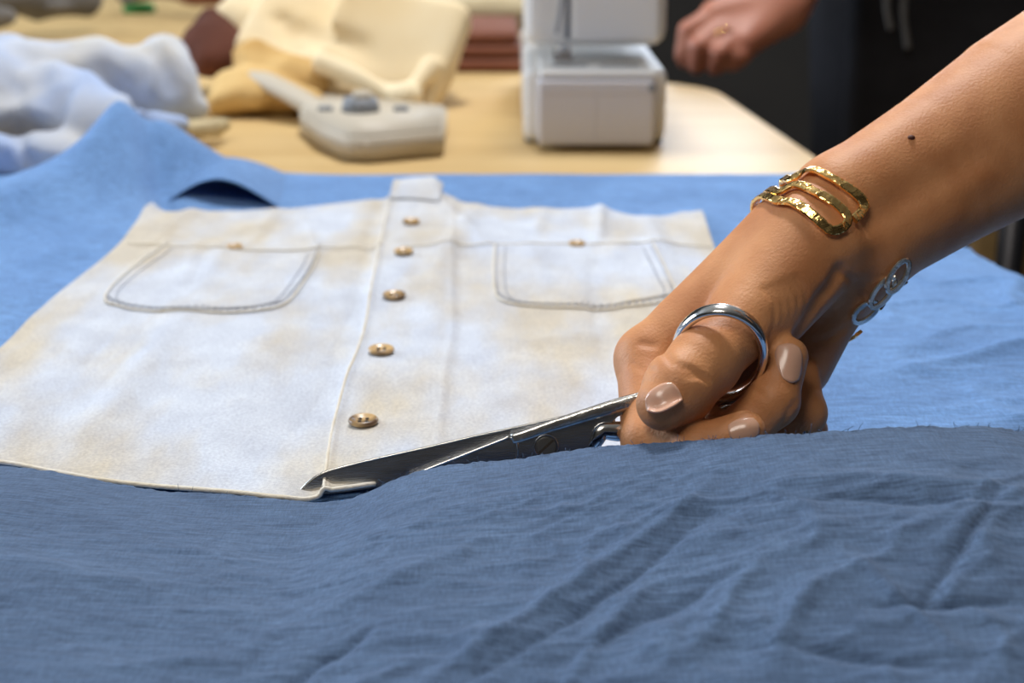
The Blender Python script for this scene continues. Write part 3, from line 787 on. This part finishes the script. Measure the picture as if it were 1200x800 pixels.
def wrap(tt, t_end, first=True):
    """continue from the silhouette round the back of the wrist"""
    a = tt[0] if first else tt[-1]
    n = 26; th = np.linspace(a[1], -math.pi * .93, n)[1:]; f = (th - a[1]) / (-math.pi * .93 - a[1])
    ex = np.stack([a[0] + (t_end - a[0]) * f, th], 1)
    return np.vstack([ex[::-1], tt]) if first else np.vstack([tt, ex])
p1 = wrap(w1, .009); p2 = wrap(wrap(w2_, -.003), -.016, False)
cuff = thing('bracelet', 'hammered gold open cuff bracelet of looped wires around the wrist', 'bracelet', tuple(W0))
def band(tt, name, m, off=.0016, wd=.0034, seed=1, lift=None, n=90):
    tt = resample(tt, n)
    pp = []; uu_ = []
    for i, (t, th) in enumerate(tt):
        o_ = off + (lift[i] if lift is not None else 0)
        a, d = surf(t, th, o_); pp.append(a); uu_.append(d)
    pp = np.array(pp)
    for _ in range(3): pp[1:-1] = .25 * pp[:-2] + .5 * pp[1:-1] + .25 * pp[2:]
    V, F = sweep(pp, wd, .0014, np.array(uu_), n=8, sq=5, jitter=.03, seed=seed, twist=.13)
    return link_mesh(name, V, F, m, cuff, smooth=False)
band(p1, 'wire', M['gold'], seed=2, n=110); band(p2, 'wire', M['gold'], seed=3, n=190)
# silver-toned looped end on the little finger side
def oval(tc_, thc, rt, rth, ang=0):
    a = np.linspace(0, 2 * math.pi, 30, endpoint=False)
    x = rt * np.cos(a); y = rth * np.sin(a)
    return np.stack([tc_ + x * math.cos(ang) - y * math.sin(ang) * .018, thc + (x * math.sin(ang) / .018 + y * math.cos(ang))], 1)
for k, (cx, cy, tilt) in enumerate(((1051, 324, -62), (1033, 343, -55), (1013, 366, -40))):
    c = onsurf(cx - 3, cy - 3); c = P(cx, cy, .488) if c is None else c + CB * .0016; c = c + CU * -.0008 + CR * .0008; L_, W_ = (.0060 if k < 2 else .0048), .0027
    lc = cdir(math.cos(math.radians(-tilt)), math.sin(math.radians(-tilt)), 0.15); sc_ = cdir(.8, -.4, -.3)
    sc_ = sc_ - lc * (sc_ @ lc); sc_ /= np.linalg.norm(sc_); nn = np.cross(lc, sc_)
    ring = [c + lc * L_ * math.cos(a) + sc_ * W_ * math.sin(a) for a in np.linspace(0, 2 * math.pi, 32, endpoint=False)]
    V, F = sweep(ring, .0021, .0013, nn, closed=True, n=8, sq=3)
    o = link_mesh('end_link', V, F, M['silver'], cuff, smooth=False); o['label'] = 'silvery oval end link'

# ------------------------------------------------------------------ scissors
zs = .4725
FN = CB      # the blades' plane faces the lens side
sc = thing('scissors', 'large steel tailor scissors in the hand, blades open along the shirt hem', 'scissors', tuple(P(640, 522, zs)))
def pp(pts, z): return [P(x, y, z if not callable(z) else z(x)) for x, y in pts]
zf = lambda x: .4745 - (x - 343) * -.000004
far = [(343, 583), (350, 575), (362, 564), (378, 554), (400, 547), (450, 535), (500, 524), (560, 510), (620, 497), (668, 486), (720, 480), (722, 505), (700, 522), (640, 545), (600, 540), (560, 545), (500, 552), (470, 563), (440, 571), (400, 577)]
V, F = prism(pp(far, .4745), FN, .0018, .02)
link_mesh('back_blade', V, F, M['steel'], sc, smooth=False)
# bright ground edge of the back blade
e = resample(pp([(345, 582), (362, 564), (378, 554), (400, 547), (450, 535), (500, 524), (560, 510), (620, 497), (668, 486)], .4737), 80)
V, F = sweep(e, .0007, .0022, FN, n=6); link_mesh('spine', V, F, M['chrome'], sc)
near = [(455, 580), (480, 558), (540, 534), (596, 512), (603, 508), (612, 506), (640, 496), (668, 487), (720, 470), (764, 456), (768, 471), (742, 480), (724, 488), (715, 496), (706, 500), (694, 522), (686, 534), (640, 552), (596, 560), (520, 572)]
V, F = prism(pp(near, .4705), FN, .0020, .015)
link_mesh('front_blade', V, F, M['steel'], sc, smooth=False)
e = resample(pp([(478, 558.5), (540, 534), (596, 512)], .4693), 40)
V, F = sweep(e, .0009, .0012, FN, n=6); link_mesh('cutting_edge', V, F, M['chrome'], sc)
e = resample(pp([(600, 514), (612, 511), (640, 501), (668, 492), (720, 476), (768, 463), (800, 452)], .4690), 60)
V, F = sweep(e, np.linspace(.0032, .0058, 60), np.linspace(.0018, .0050, 60), FN, n=12, sq=3.5); link_mesh('handle_shank', V, F, M['shank'], sc)
e = resample(pp([(598, 512), (606, 519), (606, 532), (602, 545)], .4693), 20)
V, F = sweep(e, .0009, .0008, FN, n=6); link_mesh('ricasso_edge', V, F, M['chrome'], sc)
e = resample([P(690, 530, .4715), P(700, 514, .4700), P(706, 505, .4700), P(720, 505, .4705), P(745, 505, .4715), P(790, 499, .4725), P(822, 494, .474)], 60)
V, F = sweep(e, np.r_[np.linspace(.004, .0068, 20), np.linspace(.0068, .0048, 40)], np.r_[np.linspace(.003, .0052, 20), np.linspace(.0052, .0042, 40)], FN, n=14); link_mesh('handle_shank', V, F, M['chrome'], sc)
# thumb ring
a = np.linspace(0, 2 * math.pi, 72, endpoint=False)
def ringpts(cx, cy, rx, ry, z0, zy, zx):
    out = []
    for t in a:
        x, y = math.cos(t), -math.sin(t)
        out.append(P(cx + rx * x, cy + ry * y, z0 + zy * y + zx * x))
    return np.array(out)
R1 = ringpts(843, 413, 52, 50, .4650, .0120, -.004)
nrm = np.cross(R1[18] - R1[0], R1[36] - R1[0]); nrm /= np.linalg.norm(nrm); nrm = nrm if nrm @ CB > 0 else -nrm
V, F = sweep(R1, .0030, .0052, nrm, closed=True, n=14, sq=2.4); link_mesh('thumb_ring', V, F, M['chrome'], sc)
R2 = ringpts(880, 517, 64, 46, .4780, -.002, .004)
V, F = sweep(R2, .0036, .0050, CB, closed=True, n=14, sq=2.2); link_mesh('finger_ring', V, F, M['chrome'], sc)
# pivot screw with slot
c = P(640, 523, .4690); nb = Vector(tuple(CB)).to_track_quat('Z', 'Y').to_matrix().to_4x4()
bm = bmesh.new(); bmesh.ops.create_cone(bm, cap_ends=True, segments=36, radius1=.0036, radius2=.0033, depth=.0010)
bmesh.ops.bevel(bm, geom=[e_ for e_ in bm.edges if all(v.co.z > 0 for v in e_.verts)], offset=.0003, segments=2, affect='EDGES')
bm.transform(Matrix.Translation(tuple(c)) @ nb); scr = from_bm('pivot_screw', bm, M['screw'], sc)
bm = bmesh.new(); add_box(bm, (-.0032, -.0004, .0002), (.0032, .0004, .00056)); bm.transform(Matrix.Translation(tuple(c)) @ nb @ Matrix.Rotation(math.radians(42), 4, 'Z')); from_bm('slot', bm, M['hole'], scr)
V, F = sweep([c + .0004 * CB + (CR * math.cos(t) + CU * math.sin(t)) * .0039 for t in a], .0005, .0006, CB, closed=True, n=6); link_mesh('washer', V, F, M['steel'], scr)
#SECTION_BACK
# ------------------------------------------------------------------ soft bundles on the far part of the table
def bundle(name, label, cat, prims, m, k=.02, h=.004, amp=.006, fr=22, seed=1, group=None, rdg=.5, grooves=(), boxes=()):
    pts = np.array([q3(p[0]) for p in prims] + [q3(p[1]) for p in prims] + [q3(b[0]) + d for b in boxes for d in (-.11, .11)]); rm = max(max(p[2], p[3]) for p in prims) + .03
    F_ = Field(pts.min(0) - rm, pts.max(0) + rm, h)
    for a, b, ra, rb in prims: F_.cone(q3(a), q3(b), ra, rb, k)
    for c, a1, a2, half in boxes:
        a1 = np.array(a1, float) / np.linalg.norm(a1); a2 = np.array(a2, float); a2 = a2 - a1 * (a1 @ a2); a2 /= np.linalg.norm(a2)
        F_.box(q3(c), (a1, a2, np.cross(a1, a2)), half, .006, k)
    oc = np.array([0, 0, TZ + CH])
    for gp, gw, ga in grooves:
        g_ = []
        for g in gp:
            d0 = P(g[0], g[1], 1) - oc; d0 /= np.linalg.norm(d0); r0 = None; t0 = .9
            while t0 < 1.8 and r0 is None:
                q_ = oc + d0 * t0
                if np.all(q_ > F_.lo) and np.all(q_ < F_.lo + F_.h * (F_.n - 1)) and F_.at(q_) < 0: r0 = q_
                t0 += .002
            if r0 is not None: g_.append(r0)
        if len(g_) > 1: F_.groove(g_, gw, ga)
    p = F_.pts(tuple(slice(0, int(n)) for n in F_.n))
    d = noise3(p, fr, seed); r_ = np.abs(noise3(p + .3, fr * .8, seed + 3))
    F_.v += (amp * d * (1 - rdg) * 2 + amp * 2.2 * rdg * np.minimum(r_ * 2, 1) - amp * .5).astype(np.float32)
    F_.v = np.maximum(F_.v, (TZ + .0008 - p[..., 2]).astype(np.float32))
    V, Fc = F_.mesh(); V = relax(V, Fc, 2)
    V[:, 2] = np.maximum(V[:, 2], TZ + .0006)
    o = link_mesh(name, V, Fc.tolist(), m); return tag(o, label, cat, group)
bundle('crumpled_shirt', 'crumpled pale blue and white denim garment heaped at the left end of the table', 'garment',
       [((-60, 150, 1.02), (40, 90, 1.08), .040, .036), ((40, 85, 1.08), (110, 75, 1.10), .030, .026), ((60, 110, 1.05), (110, 150, 1.02), .034, .028), ((-40, 190, .99), (70, 185, .99), .018, .018),
        ((120, 90, 1.10), (185, 95, 1.12), .026, .030), ((185, 70, 1.13), (188, 110, 1.12), .020, .03), ((180, 110, 1.12), (235, 128, 1.12), .026, .010), ((-100, 90, 1.12), (10, 85, 1.12), .03, .03), ((120, 150, 1.06), (215, 145, 1.08), .012, .008)],
       M['paleblue'], .007, .003, .010, 26, 3, rdg=.75,
       grooves=[([(35, 55, .985), (50, 100, .975), (62, 140, .97)], .008, .016), ([(88, 45, 1.03), (80, 90, 1.0), (72, 130, .98)], .007, .013), ([(120, 80, 1.06), (150, 120, 1.05), (170, 145, 1.05)], .007, .010), ([(0, 110, .97), (20, 160, .96), (30, 190, .96)], .007, .010), ([(180, 60, 1.09), (200, 100, 1.09)], .008, .008)])
bundle('folded_strip', 'flat greyish folded garment hem poking out under the pale blue heap', 'garment', [((150, 160, 1.07), (255, 150, 1.09), .008, .006), ((165, 155, 1.09), (262, 146, 1.11), .006, .005)], M['beige'], .006, .003, .003, 40, 9)
bundle('brown_garment', 'dark brown garment bundle between the pale heap and cream cloth', 'garment',
       [((235, 60, 1.32), (275, 70, 1.32), .020, .016), ((250, 25, 1.36), (262, 55, 1.34), .014, .02), ((225, 45, 1.36), (250, 70, 1.3), .010, .012)], M['brown'], .02, .004, .008, 25, 5)
bundle('cream_cloth', 'cream cotton cloth folded in a thick loose loop beside the sewing machine', 'cloth',
       [((275, 22, 1.36), (330, 40, 1.34), .018, .016), ((290, 0, 1.40), (420, 20, 1.40), .02, .02), ((505, 78, 1.24), (470, 118, 1.215), .008, .006), ((380, 75, 1.245), (480, 112, 1.21), .012, .010)],
       M['cream'], .010, .003, .006, 13, 12, rdg=.45,
       boxes=[((410, 42, 1.31), (.95, -.25, -.18), (.1, .8, .55), (.082, .050, .008)), ((455, 62, 1.275), (.95, -.25, -.25), (.1, .6, .9), (.052, .050, .009)), ((330, 20, 1.36), (.9, .1, .2), (0, .7, .7), (.035, .045, .012))],
       grooves=[([(350, 35, 1.27), (420, 55, 1.24), (455, 90, 1.21)], .010, .010), ([(330, 25, 1.31), (345, 55, 1.28)], .008, .010)])
bundle('mustard_cloth', 'mustard yellow cloth crumpled under the cream cloth', 'cloth',
       [((275, 105, 1.24), (360, 115, 1.22), .020, .012), ((300, 80, 1.27), (360, 90, 1.26), .022, .018), ((262, 120, 1.22), (300, 122, 1.21), .010, .008)], M['yellow'], .012, .0035, .009, 30, 15)
# stack of red-brown cloth behind, three folded layers
for k in range(3):
    bm = bmesh.new(); c = G(600, 82)
    add_box(bm, (-.11 + .004 * k, 1.50 + .006 * k, TZ + .0006 + k * .0136), (.012 - .003 * k, 1.70, TZ + .0134 + k * .0136), .005, 3)
    o = from_bm('folded_cloth', bm, M['brown2'], None, True)
    tag(o, 'red-brown folded cloth left of the sewing machine, ' + ('bottom', 'middle', 'top')[k] + ' of its stack', 'cloth', 'folded red-brown cloths')
bundle('beige_cloth', 'beige patterned cloth heaped on the red-brown stack behind the machine', 'cloth', [((505, 20, 1.70), (620, 15, 1.70), .022, .022), ((540, 5, 1.75), (640, 5, 1.75), .025, .02)], M['beige'], .02, .004, .01, 25, 19)
bundle('grey_garment', 'dark grey wool garment lying at the far left end of the table', 'garment', [((-60, 5, 1.75), (100, 0, 1.85), .022, .020), ((60, 8, 1.75), (150, 0, 1.85), .008, .008), ((-80, 20, 1.6), (10, 20, 1.65), .010, .010)], M['greyc'], .02, .005, .01, 18, 23)
bundle('red_garment', 'dark red cloth lying at the far edge behind the green patch', 'cloth', [((150, -12, 2.1), (290, -8, 2.0), .02, .02)], M['brown2'], .02, .006, .01, 18, 25)
c = G(182, 8)
bm = bmesh.new(); bmesh.ops.create_cone(bm, cap_ends=True, segments=28, radius1=.026, radius2=.022, depth=.014, matrix=Matrix.Translation((c[0], c[1] - .1, TZ + .0075)))
bmesh.ops.bevel(bm, geom=bm.edges[:], offset=.003, segments=2, affect='EDGES'); tag(from_bm('pin_cushion', bm, M['green'], None, True), 'small green round pad on the far wooden tabletop', 'pad')

# ------------------------------------------------------------------ ivory plastic foot control with grey dial
c0 = G(440, 183); dv = thing('foot_control', 'ivory plastic foot pedal with a grey dial, lying before the cream cloth', 'pedal', tuple(G(440, 150)))
fp = [(352, 158), (372, 176), (402, 190), (430, 192), (520, 184), (524, 152), (455, 138), (400, 128), (362, 134)]
fw = [G(x, y)[:2] for x, y in fp]
bm = bmesh.new(); hts = [.021, .021, .021, .021, .022, .020, .016, .014, .018]
vb = [bm.verts.new((p[0], p[1], TZ + .001)) for p in fw]; vt = [bm.verts.new((p[0], p[1], TZ + h)) for p, h in zip(fw, hts)]
ctr = bm.verts.new((*np.mean(fw, 0), TZ + .020))
bm.faces.new(vb[::-1]); n = len(vb)
for i in range(n): bm.faces.new((vb[i], vb[(i + 1) % n], vt[(i + 1) % n], vt[i])); bm.faces.new((vt[i], vt[(i + 1) % n], ctr))
bmesh.ops.recalc_face_normals(bm, faces=bm.faces)
bmesh.ops.bevel(bm, geom=[e for e in bm.edges if ctr not in e.verts], offset=.0025, segments=3, affect='EDGES')
from_bm('housing', bm, M['device'], dv, True)
c = G(430, 128, .02)
bm = bmesh.new(); bmesh.ops.create_cone(bm, cap_ends=True, segments=32, radius1=.016, radius2=.013, depth=.012, matrix=Matrix.Translation((c[0] - .004, c[1] - .01, TZ + .025)))
from_bm('dial', bm, M['grey'], dv, True)
bm = bmesh.new(); bmesh.ops.create_cone(bm, cap_ends=True, segments=24, radius1=.008, radius2=.007, depth=.006, matrix=Matrix.Translation((c[0] - .002, c[1] - .013, TZ + .033)))
from_bm('dial_cap', bm, M['device'], dv, True)
for dx in (-.032, .028):
    bm = bmesh.new(); add_box(bm, (c[0] + dx - .006, c[1] - .012, TZ + .017), (c[0] + dx + .006, c[1] - .004, TZ + .024), .002); from_bm('switch', bm, M['grey'], dv)
e = resample([P(375, 130, 1.17), P(345, 112, 1.19), P(318, 98, 1.21), P(300, 90, 1.225)], 40)
V, F = sweep(e, .022, .012, (0, 0, 1), n=12, sq=3); link_mesh('grip', V, F, M['device'], dv)

# ------------------------------------------------------------------ sewing machine, seen from its left end
z0 = 1.060
mx = lambda px, z: (px - 600) / FPX * z
yb = G(700, 178)[1]
sm = thing('sewing_machine', 'white sewing machine standing end-on on the table', 'sewing machine', (mx(700, z0), yb + .15, TZ))
def mbox(name, x0, x1, y0, y1, za, zb_, m, bev=.004, parent=sm, seg=3):
    bm = bmesh.new(); add_box(bm, (x0, y0, TZ + za), (x1, y1, TZ + zb_), bev, seg)
    return from_bm(name, bm, m, parent, False)
xl, xr = mx(630, z0), mx(768, z0)
mbox('accessory_box', xl, xr, yb, yb + .055, .004, .054, M['white2'], .004)
mbox('accessory_lid', xl + .002, xr - .002, yb - .0012, yb + .003, .043, .052, M['white2'], .001)
sx = mx(698, z0); mbox('seam', sx - .0006, sx + .0006, yb - .0008, yb + .002, .006, .052, M['white2'], .0002, seg=1)
bs = mbox('base', mx(614, z0), mx(786, z0), yb + .030, yb + .36, .002, .058, M['white'], .007)
mbox('bed_plate', mx(632, z0), mx(770, z0), yb + .003, yb + .10, .054, .060, M['white'], .003)
for a_, b_ in ((648, 690), (705, 752)): mbox('feed_slot', mx(a_, z0), mx(b_, z0), yb + .028, yb + .040, .0597, .0606, M['grey'], .0003, bs, 1)
hd = mbox('head', mx(614, z0 + .03), mx(782, z0 + .03), yb + .050, yb + .16, .072, .300, M['white'], .012)
mbox('face_plate', mx(672, z0), mx(778, z0), yb + .046, yb + .06, .076, .29, M['white'], .004)
mbox('thread_slot', mx(664, z0), mx(670, z0), yb + .0485, yb + .06, .078, .29, M['grey'], .001, hd)
mbox('arm', mx(622, z0), mx(780, z0), yb + .15, yb + .36, .20, .295, M['white'], .012)
mbox('pillar', mx(620, z0), mx(782, z0), yb + .29, yb + .36, .06, .25, M['white'], .010)
for nm, xa, ra, z1, z2 in (('needle_bar', mx(664, z0 + .07), .0022, .066, .09), ('presser_bar', mx(657, z0 + .07), .0026, .066, .09)):
    bm = bmesh.new(); bmesh.ops.create_cone(bm, cap_ends=True, segments=12, radius1=ra, radius2=ra, depth=z2 - z1, matrix=Matrix.Translation((xa, yb + .062, TZ + (z1 + z2) / 2))); from_bm(nm, bm, M['chrome'], hd)
mbox('presser_foot', mx(650, z0), mx(674, z0), yb + .055, yb + .075, .0603, .067, M['steel'], .001)
V, F = sweep(resample([(mx(663, z0), yb + .043, TZ + .16), (mx(660, z0), yb + .040, TZ + .115), (mx(653, z0), yb + .034, TZ + .084)], 14), .004, .003, (1, 0, 0), n=8); link_mesh('lift_lever', V, F, M['grey'], sm)
bm = bmesh.new(); bmesh.ops.create_cone(bm, cap_ends=True, segments=16, radius1=.003, radius2=.003, depth=.003, matrix=Matrix.Translation((mx(763, z0), yb - .0005, TZ + .048)) @ Matrix.Rotation(math.pi / 2, 4, 'X')); from_bm('screw', bm, M['grey'], sm)
bm = bmesh.new(); bmesh.ops.create_cone(bm, cap_ends=True, segments=16, radius1=.004, radius2=.004, depth=.004, matrix=Matrix.Translation((mx(690, z0), yb + .045, TZ + .125)) @ Matrix.Rotation(math.pi / 2, 4, 'X')); from_bm('screw', bm, M['grey'], sm)
for x in (mx(625, z0), mx(775, z0)):
    for y in (yb + .045, yb + .34):
        bm = bmesh.new(); bmesh.ops.create_cone(bm, cap_ends=True, segments=12, radius1=.006, radius2=.006, depth=.004, matrix=Matrix.Translation((x, y, TZ + .002))); from_bm('rubber_foot', bm, M['grey'], sm)

# ------------------------------------------------------------------ chair at the right
ch = thing('chair', 'tan wooden chair with a dark frame beyond the right table edge', 'chair', (.62, 1.18, 0))
bm = bmesh.new(); add_box(bm, (.375, 1.12, .54), (.78, 1.14, .80), .006); from_bm('backrest', bm, M['tan'], ch)
bm = bmesh.new(); add_box(bm, (.375, 1.15, .43), (.78, 1.53, .455), .006); from_bm('seat', bm, M['tan'], ch)
for x in (.40, .755):
    V, F = sweep([(x, 1.10, 0), (x, 1.108, .45), (x, 1.108, .82)], .022, .022, (1, 0, 0), n=10); link_mesh('leg', V, F, M['tmetal'], ch)
    V, F = sweep([(x, 1.52, 0), (x, 1.51, .43)], .022, .022, (1, 0, 0), n=10); link_mesh('leg', V, F, M['tmetal'], ch)
V, F = sweep([(.385, 1.108, .74), (.50, 1.108, .56)], .012, .012, (0, 1, 0), n=8); link_mesh('brace', V, F, M['tmetal'], ch)

# ------------------------------------------------------------------ person standing behind
AX = np.eye(3)
pb = thing('person', 'person in dark clothes standing at the far corner, hand lowered beside the machine', 'person', (.56, 1.78, 0))
def figure_cloth(fn, lo, hi, name, m, parent, h=.009, amp=.004):
    F_ = Field(lo, hi, h); fn(F_)
    p = F_.pts(tuple(slice(0, int(n)) for n in F_.n)); F_.v += (amp * (noise3(p, 14, 3) + 1.2 * np.abs(noise3(p * np.array([1, 1, .5]), 20, 8)))).astype(np.float32)
    V, Fc = F_.mesh(); return link_mesh(name, relax(V, Fc, 2), Fc.tolist(), m, parent)
bx, by = .56, 1.80
hz_ = 1.50
wr = P(925, 4, 1.50); elB = np.array([.42, 1.66, 1.08]); shB = np.array([bx - .17, by - .02, 1.36])
kz = 1.49
FB = Field((bx - .44, by - .36, .735), (bx + .36, by + .14, 1.77), .0042)
def skinB(F_):
    F_.ell((bx, by, 1.60), AX, (.075, .095, .115), .02); F_.cone((bx, by, 1.36), (bx, by, 1.54), .055, .05, .02)
    F_.ell((bx, by - .095, 1.595), AX, (.012, .018, .022), .01)
    F_.ell((bx - .030, by - .088, 1.625), AX, (.014, .008, .008), .004); F_.ell((bx + .030, by - .088, 1.625), AX, (.014, .008, .008), .004); F_.ell((bx, by - .088, 1.545), AX, (.024, .010, .008), .004)
    F_.ell((bx - .076, by, 1.60), AX, (.012, .02, .03), .006); F_.ell((bx + .076, by, 1.60), AX, (.012, .02, .03), .006)
    F_.cone((bx, by, 1.0), (bx, by, 1.32), .09, .08, .03); F_.cone((bx - .12, by, 1.33), (bx + .12, by, 1.33), .05, .05, .05)
    F_.cone(shB, elB, .048, .038, .02); F_.cone(elB, wr, .036, .025, .01)
    F_.cone((bx + .18, by, 1.34), (bx + .24, by, 1.10), .05, .04, .03); F_.cone((bx + .24, by, 1.10), (bx + .22, by - .12, .90), .04, .03, .02)
skinB(FB)
for (a, b, ra, rb) in (((915, 0, kz), (838, 18, kz), .024, .017), ((918, 12, kz), (850, 40, kz - .01), .022, .015), ((915, 18, kz), (872, 50, kz - .02), .022, .015), ((905, 5, kz + .01), (880, 40, kz), .025, .018)): FB.cone(P(*a), P(*b), ra, rb, .010)
for pts in ([((838, 18, kz), .0130), ((806, 36, kz - .012), .0105), ((800, 66, kz - .005), .0090)], [((848, 30, kz - .008), .0125), ((820, 54, kz - .02), .0105), ((816, 78, kz - .01), .0090)],
            [((862, 42, kz - .014), .012), ((844, 62, kz - .026), .0105), ((838, 80, kz - .015), .0088)], [((882, 48, kz - .014), .0115), ((868, 66, kz - .024), .0100), ((858, 76, kz - .018), .0085)], [((860, 6, kz + .012), .012), ((815, 40, kz + .01), .010), ((803, 72, kz + .008), .009)]):
    for (a, ra), (b, rb) in zip(pts[:-1], pts[1:]): FB.cone(P(*a), P(*b), ra, rb, .003)
V1, F1 = FB.mesh(); V1 = relax(V1, F1, 1)
bodyB = link_mesh('body', V1, F1.tolist(), M['skin2'], pb)
a = np.linspace(0, 2 * math.pi, 48, endpoint=False)
ringB = [P(850, 44, kz - .022) + (CR * math.cos(t) * .8 + CU * math.sin(t) * .6 + CB * math.sin(t) * .5) * .0125 for t in a]
V, F = sweep(ringB, .003, .002, cdir(-.6, -.6, .5), closed=True, n=6)
tag(link_mesh('finger_ring', V, F, M['gold']), 'gold finger ring on the ruddy hand of the person behind', 'ring')
def topB(F_):
    F_.cone((bx, by, 1.00), (bx, by, 1.20), .16, .15, .05); F_.cone((bx - .10, by, 1.30), (bx + .10, by, 1.30), .10, .10, .06); F_.cone((bx - .14, by, 1.36), (bx + .14, by, 1.36), .06, .06, .05)
    F_.cone(shB, elB, .062, .050, .03); F_.cone(elB, elB + (wr - elB) * .80, .050, .036, .01)
    F_.cone((bx + .18, by, 1.36), (bx + .24, by, 1.10), .06, .05, .03); F_.cone((bx + .24, by, 1.10), (bx + .22, by - .12, .86), .05, .04, .02)
figure_cloth(topB, (bx - .34, by - .36, .72), (bx + .36, by + .24, 1.50), 'jumper', M['navy'], pb)
def legsB(F_):
    F_.cone((bx - .06, by, .95), (bx + .06, by, .95), .14, .14, .05)
    for s in (-1, 1): F_.cone((bx + s * .09, by, .90), (bx + s * .10, by, .50), .105, .075, .02); F_.cone((bx + s * .10, by, .50), (bx + s * .09, by + .02, .10), .075, .058, .02)
figure_cloth(legsB, (bx - .3, by - .22, .02), (bx + .3, by + .24, 1.14), 'trousers', M['dark'], pb)
def apron(F_): F_.box((bx, by - .150, .78), AX, (.17, .004, .30), .010, .0)
figure_cloth(apron, (bx - .3, by - .26, .4), (bx + .3, by, 1.4), 'apron', M['dark'], pb, .008, .004)
for s in (-1, 1):
    F_ = Field((bx + s * .09 - .08, by - .22, 0), (bx + s * .09 + .08, by + .12, .16), .006); F_.ell((bx + s * .09, by - .05, .045), AX, (.048, .13, .043), .02); F_.cone((bx + s * .09, by + .02, .06), (bx + s * .09, by + .02, .11), .045, .045, .02)
    V, Fc = F_.mesh(); V[:, 2] = np.maximum(V[:, 2], .001); link_mesh('shoe', V, Fc.tolist(), M['tmetal'], pb)
F_ = Field((bx - .14, by - .14, 1.44), (bx + .14, by + .18, 1.78), .006); F_.ell((bx, by + .025, 1.635), AX, (.088, .098, .11), 0); F_.cone((bx, by + .06, 1.5), (bx, by + .05, 1.6), .07, .07, .03)
V, Fc = F_.mesh(); link_mesh('hair', V, Fc.tolist(), M['hair'], pb)
# pale cord ends hanging on the dark clothes
for k, (px_, py_) in enumerate(((1042, -40), (1062, -30))):
    e = resample([P(px_, py_, 1.60), P(px_ - 3, py_ + 45, 1.595), P(px_ + 2, py_ + 75 + 12 * k, 1.60)], 20)
    V, F = sweep(e, .007, .004, (0, 1, 0), n=8); link_mesh('tie_cord', V, F, M['greyc'], pb)
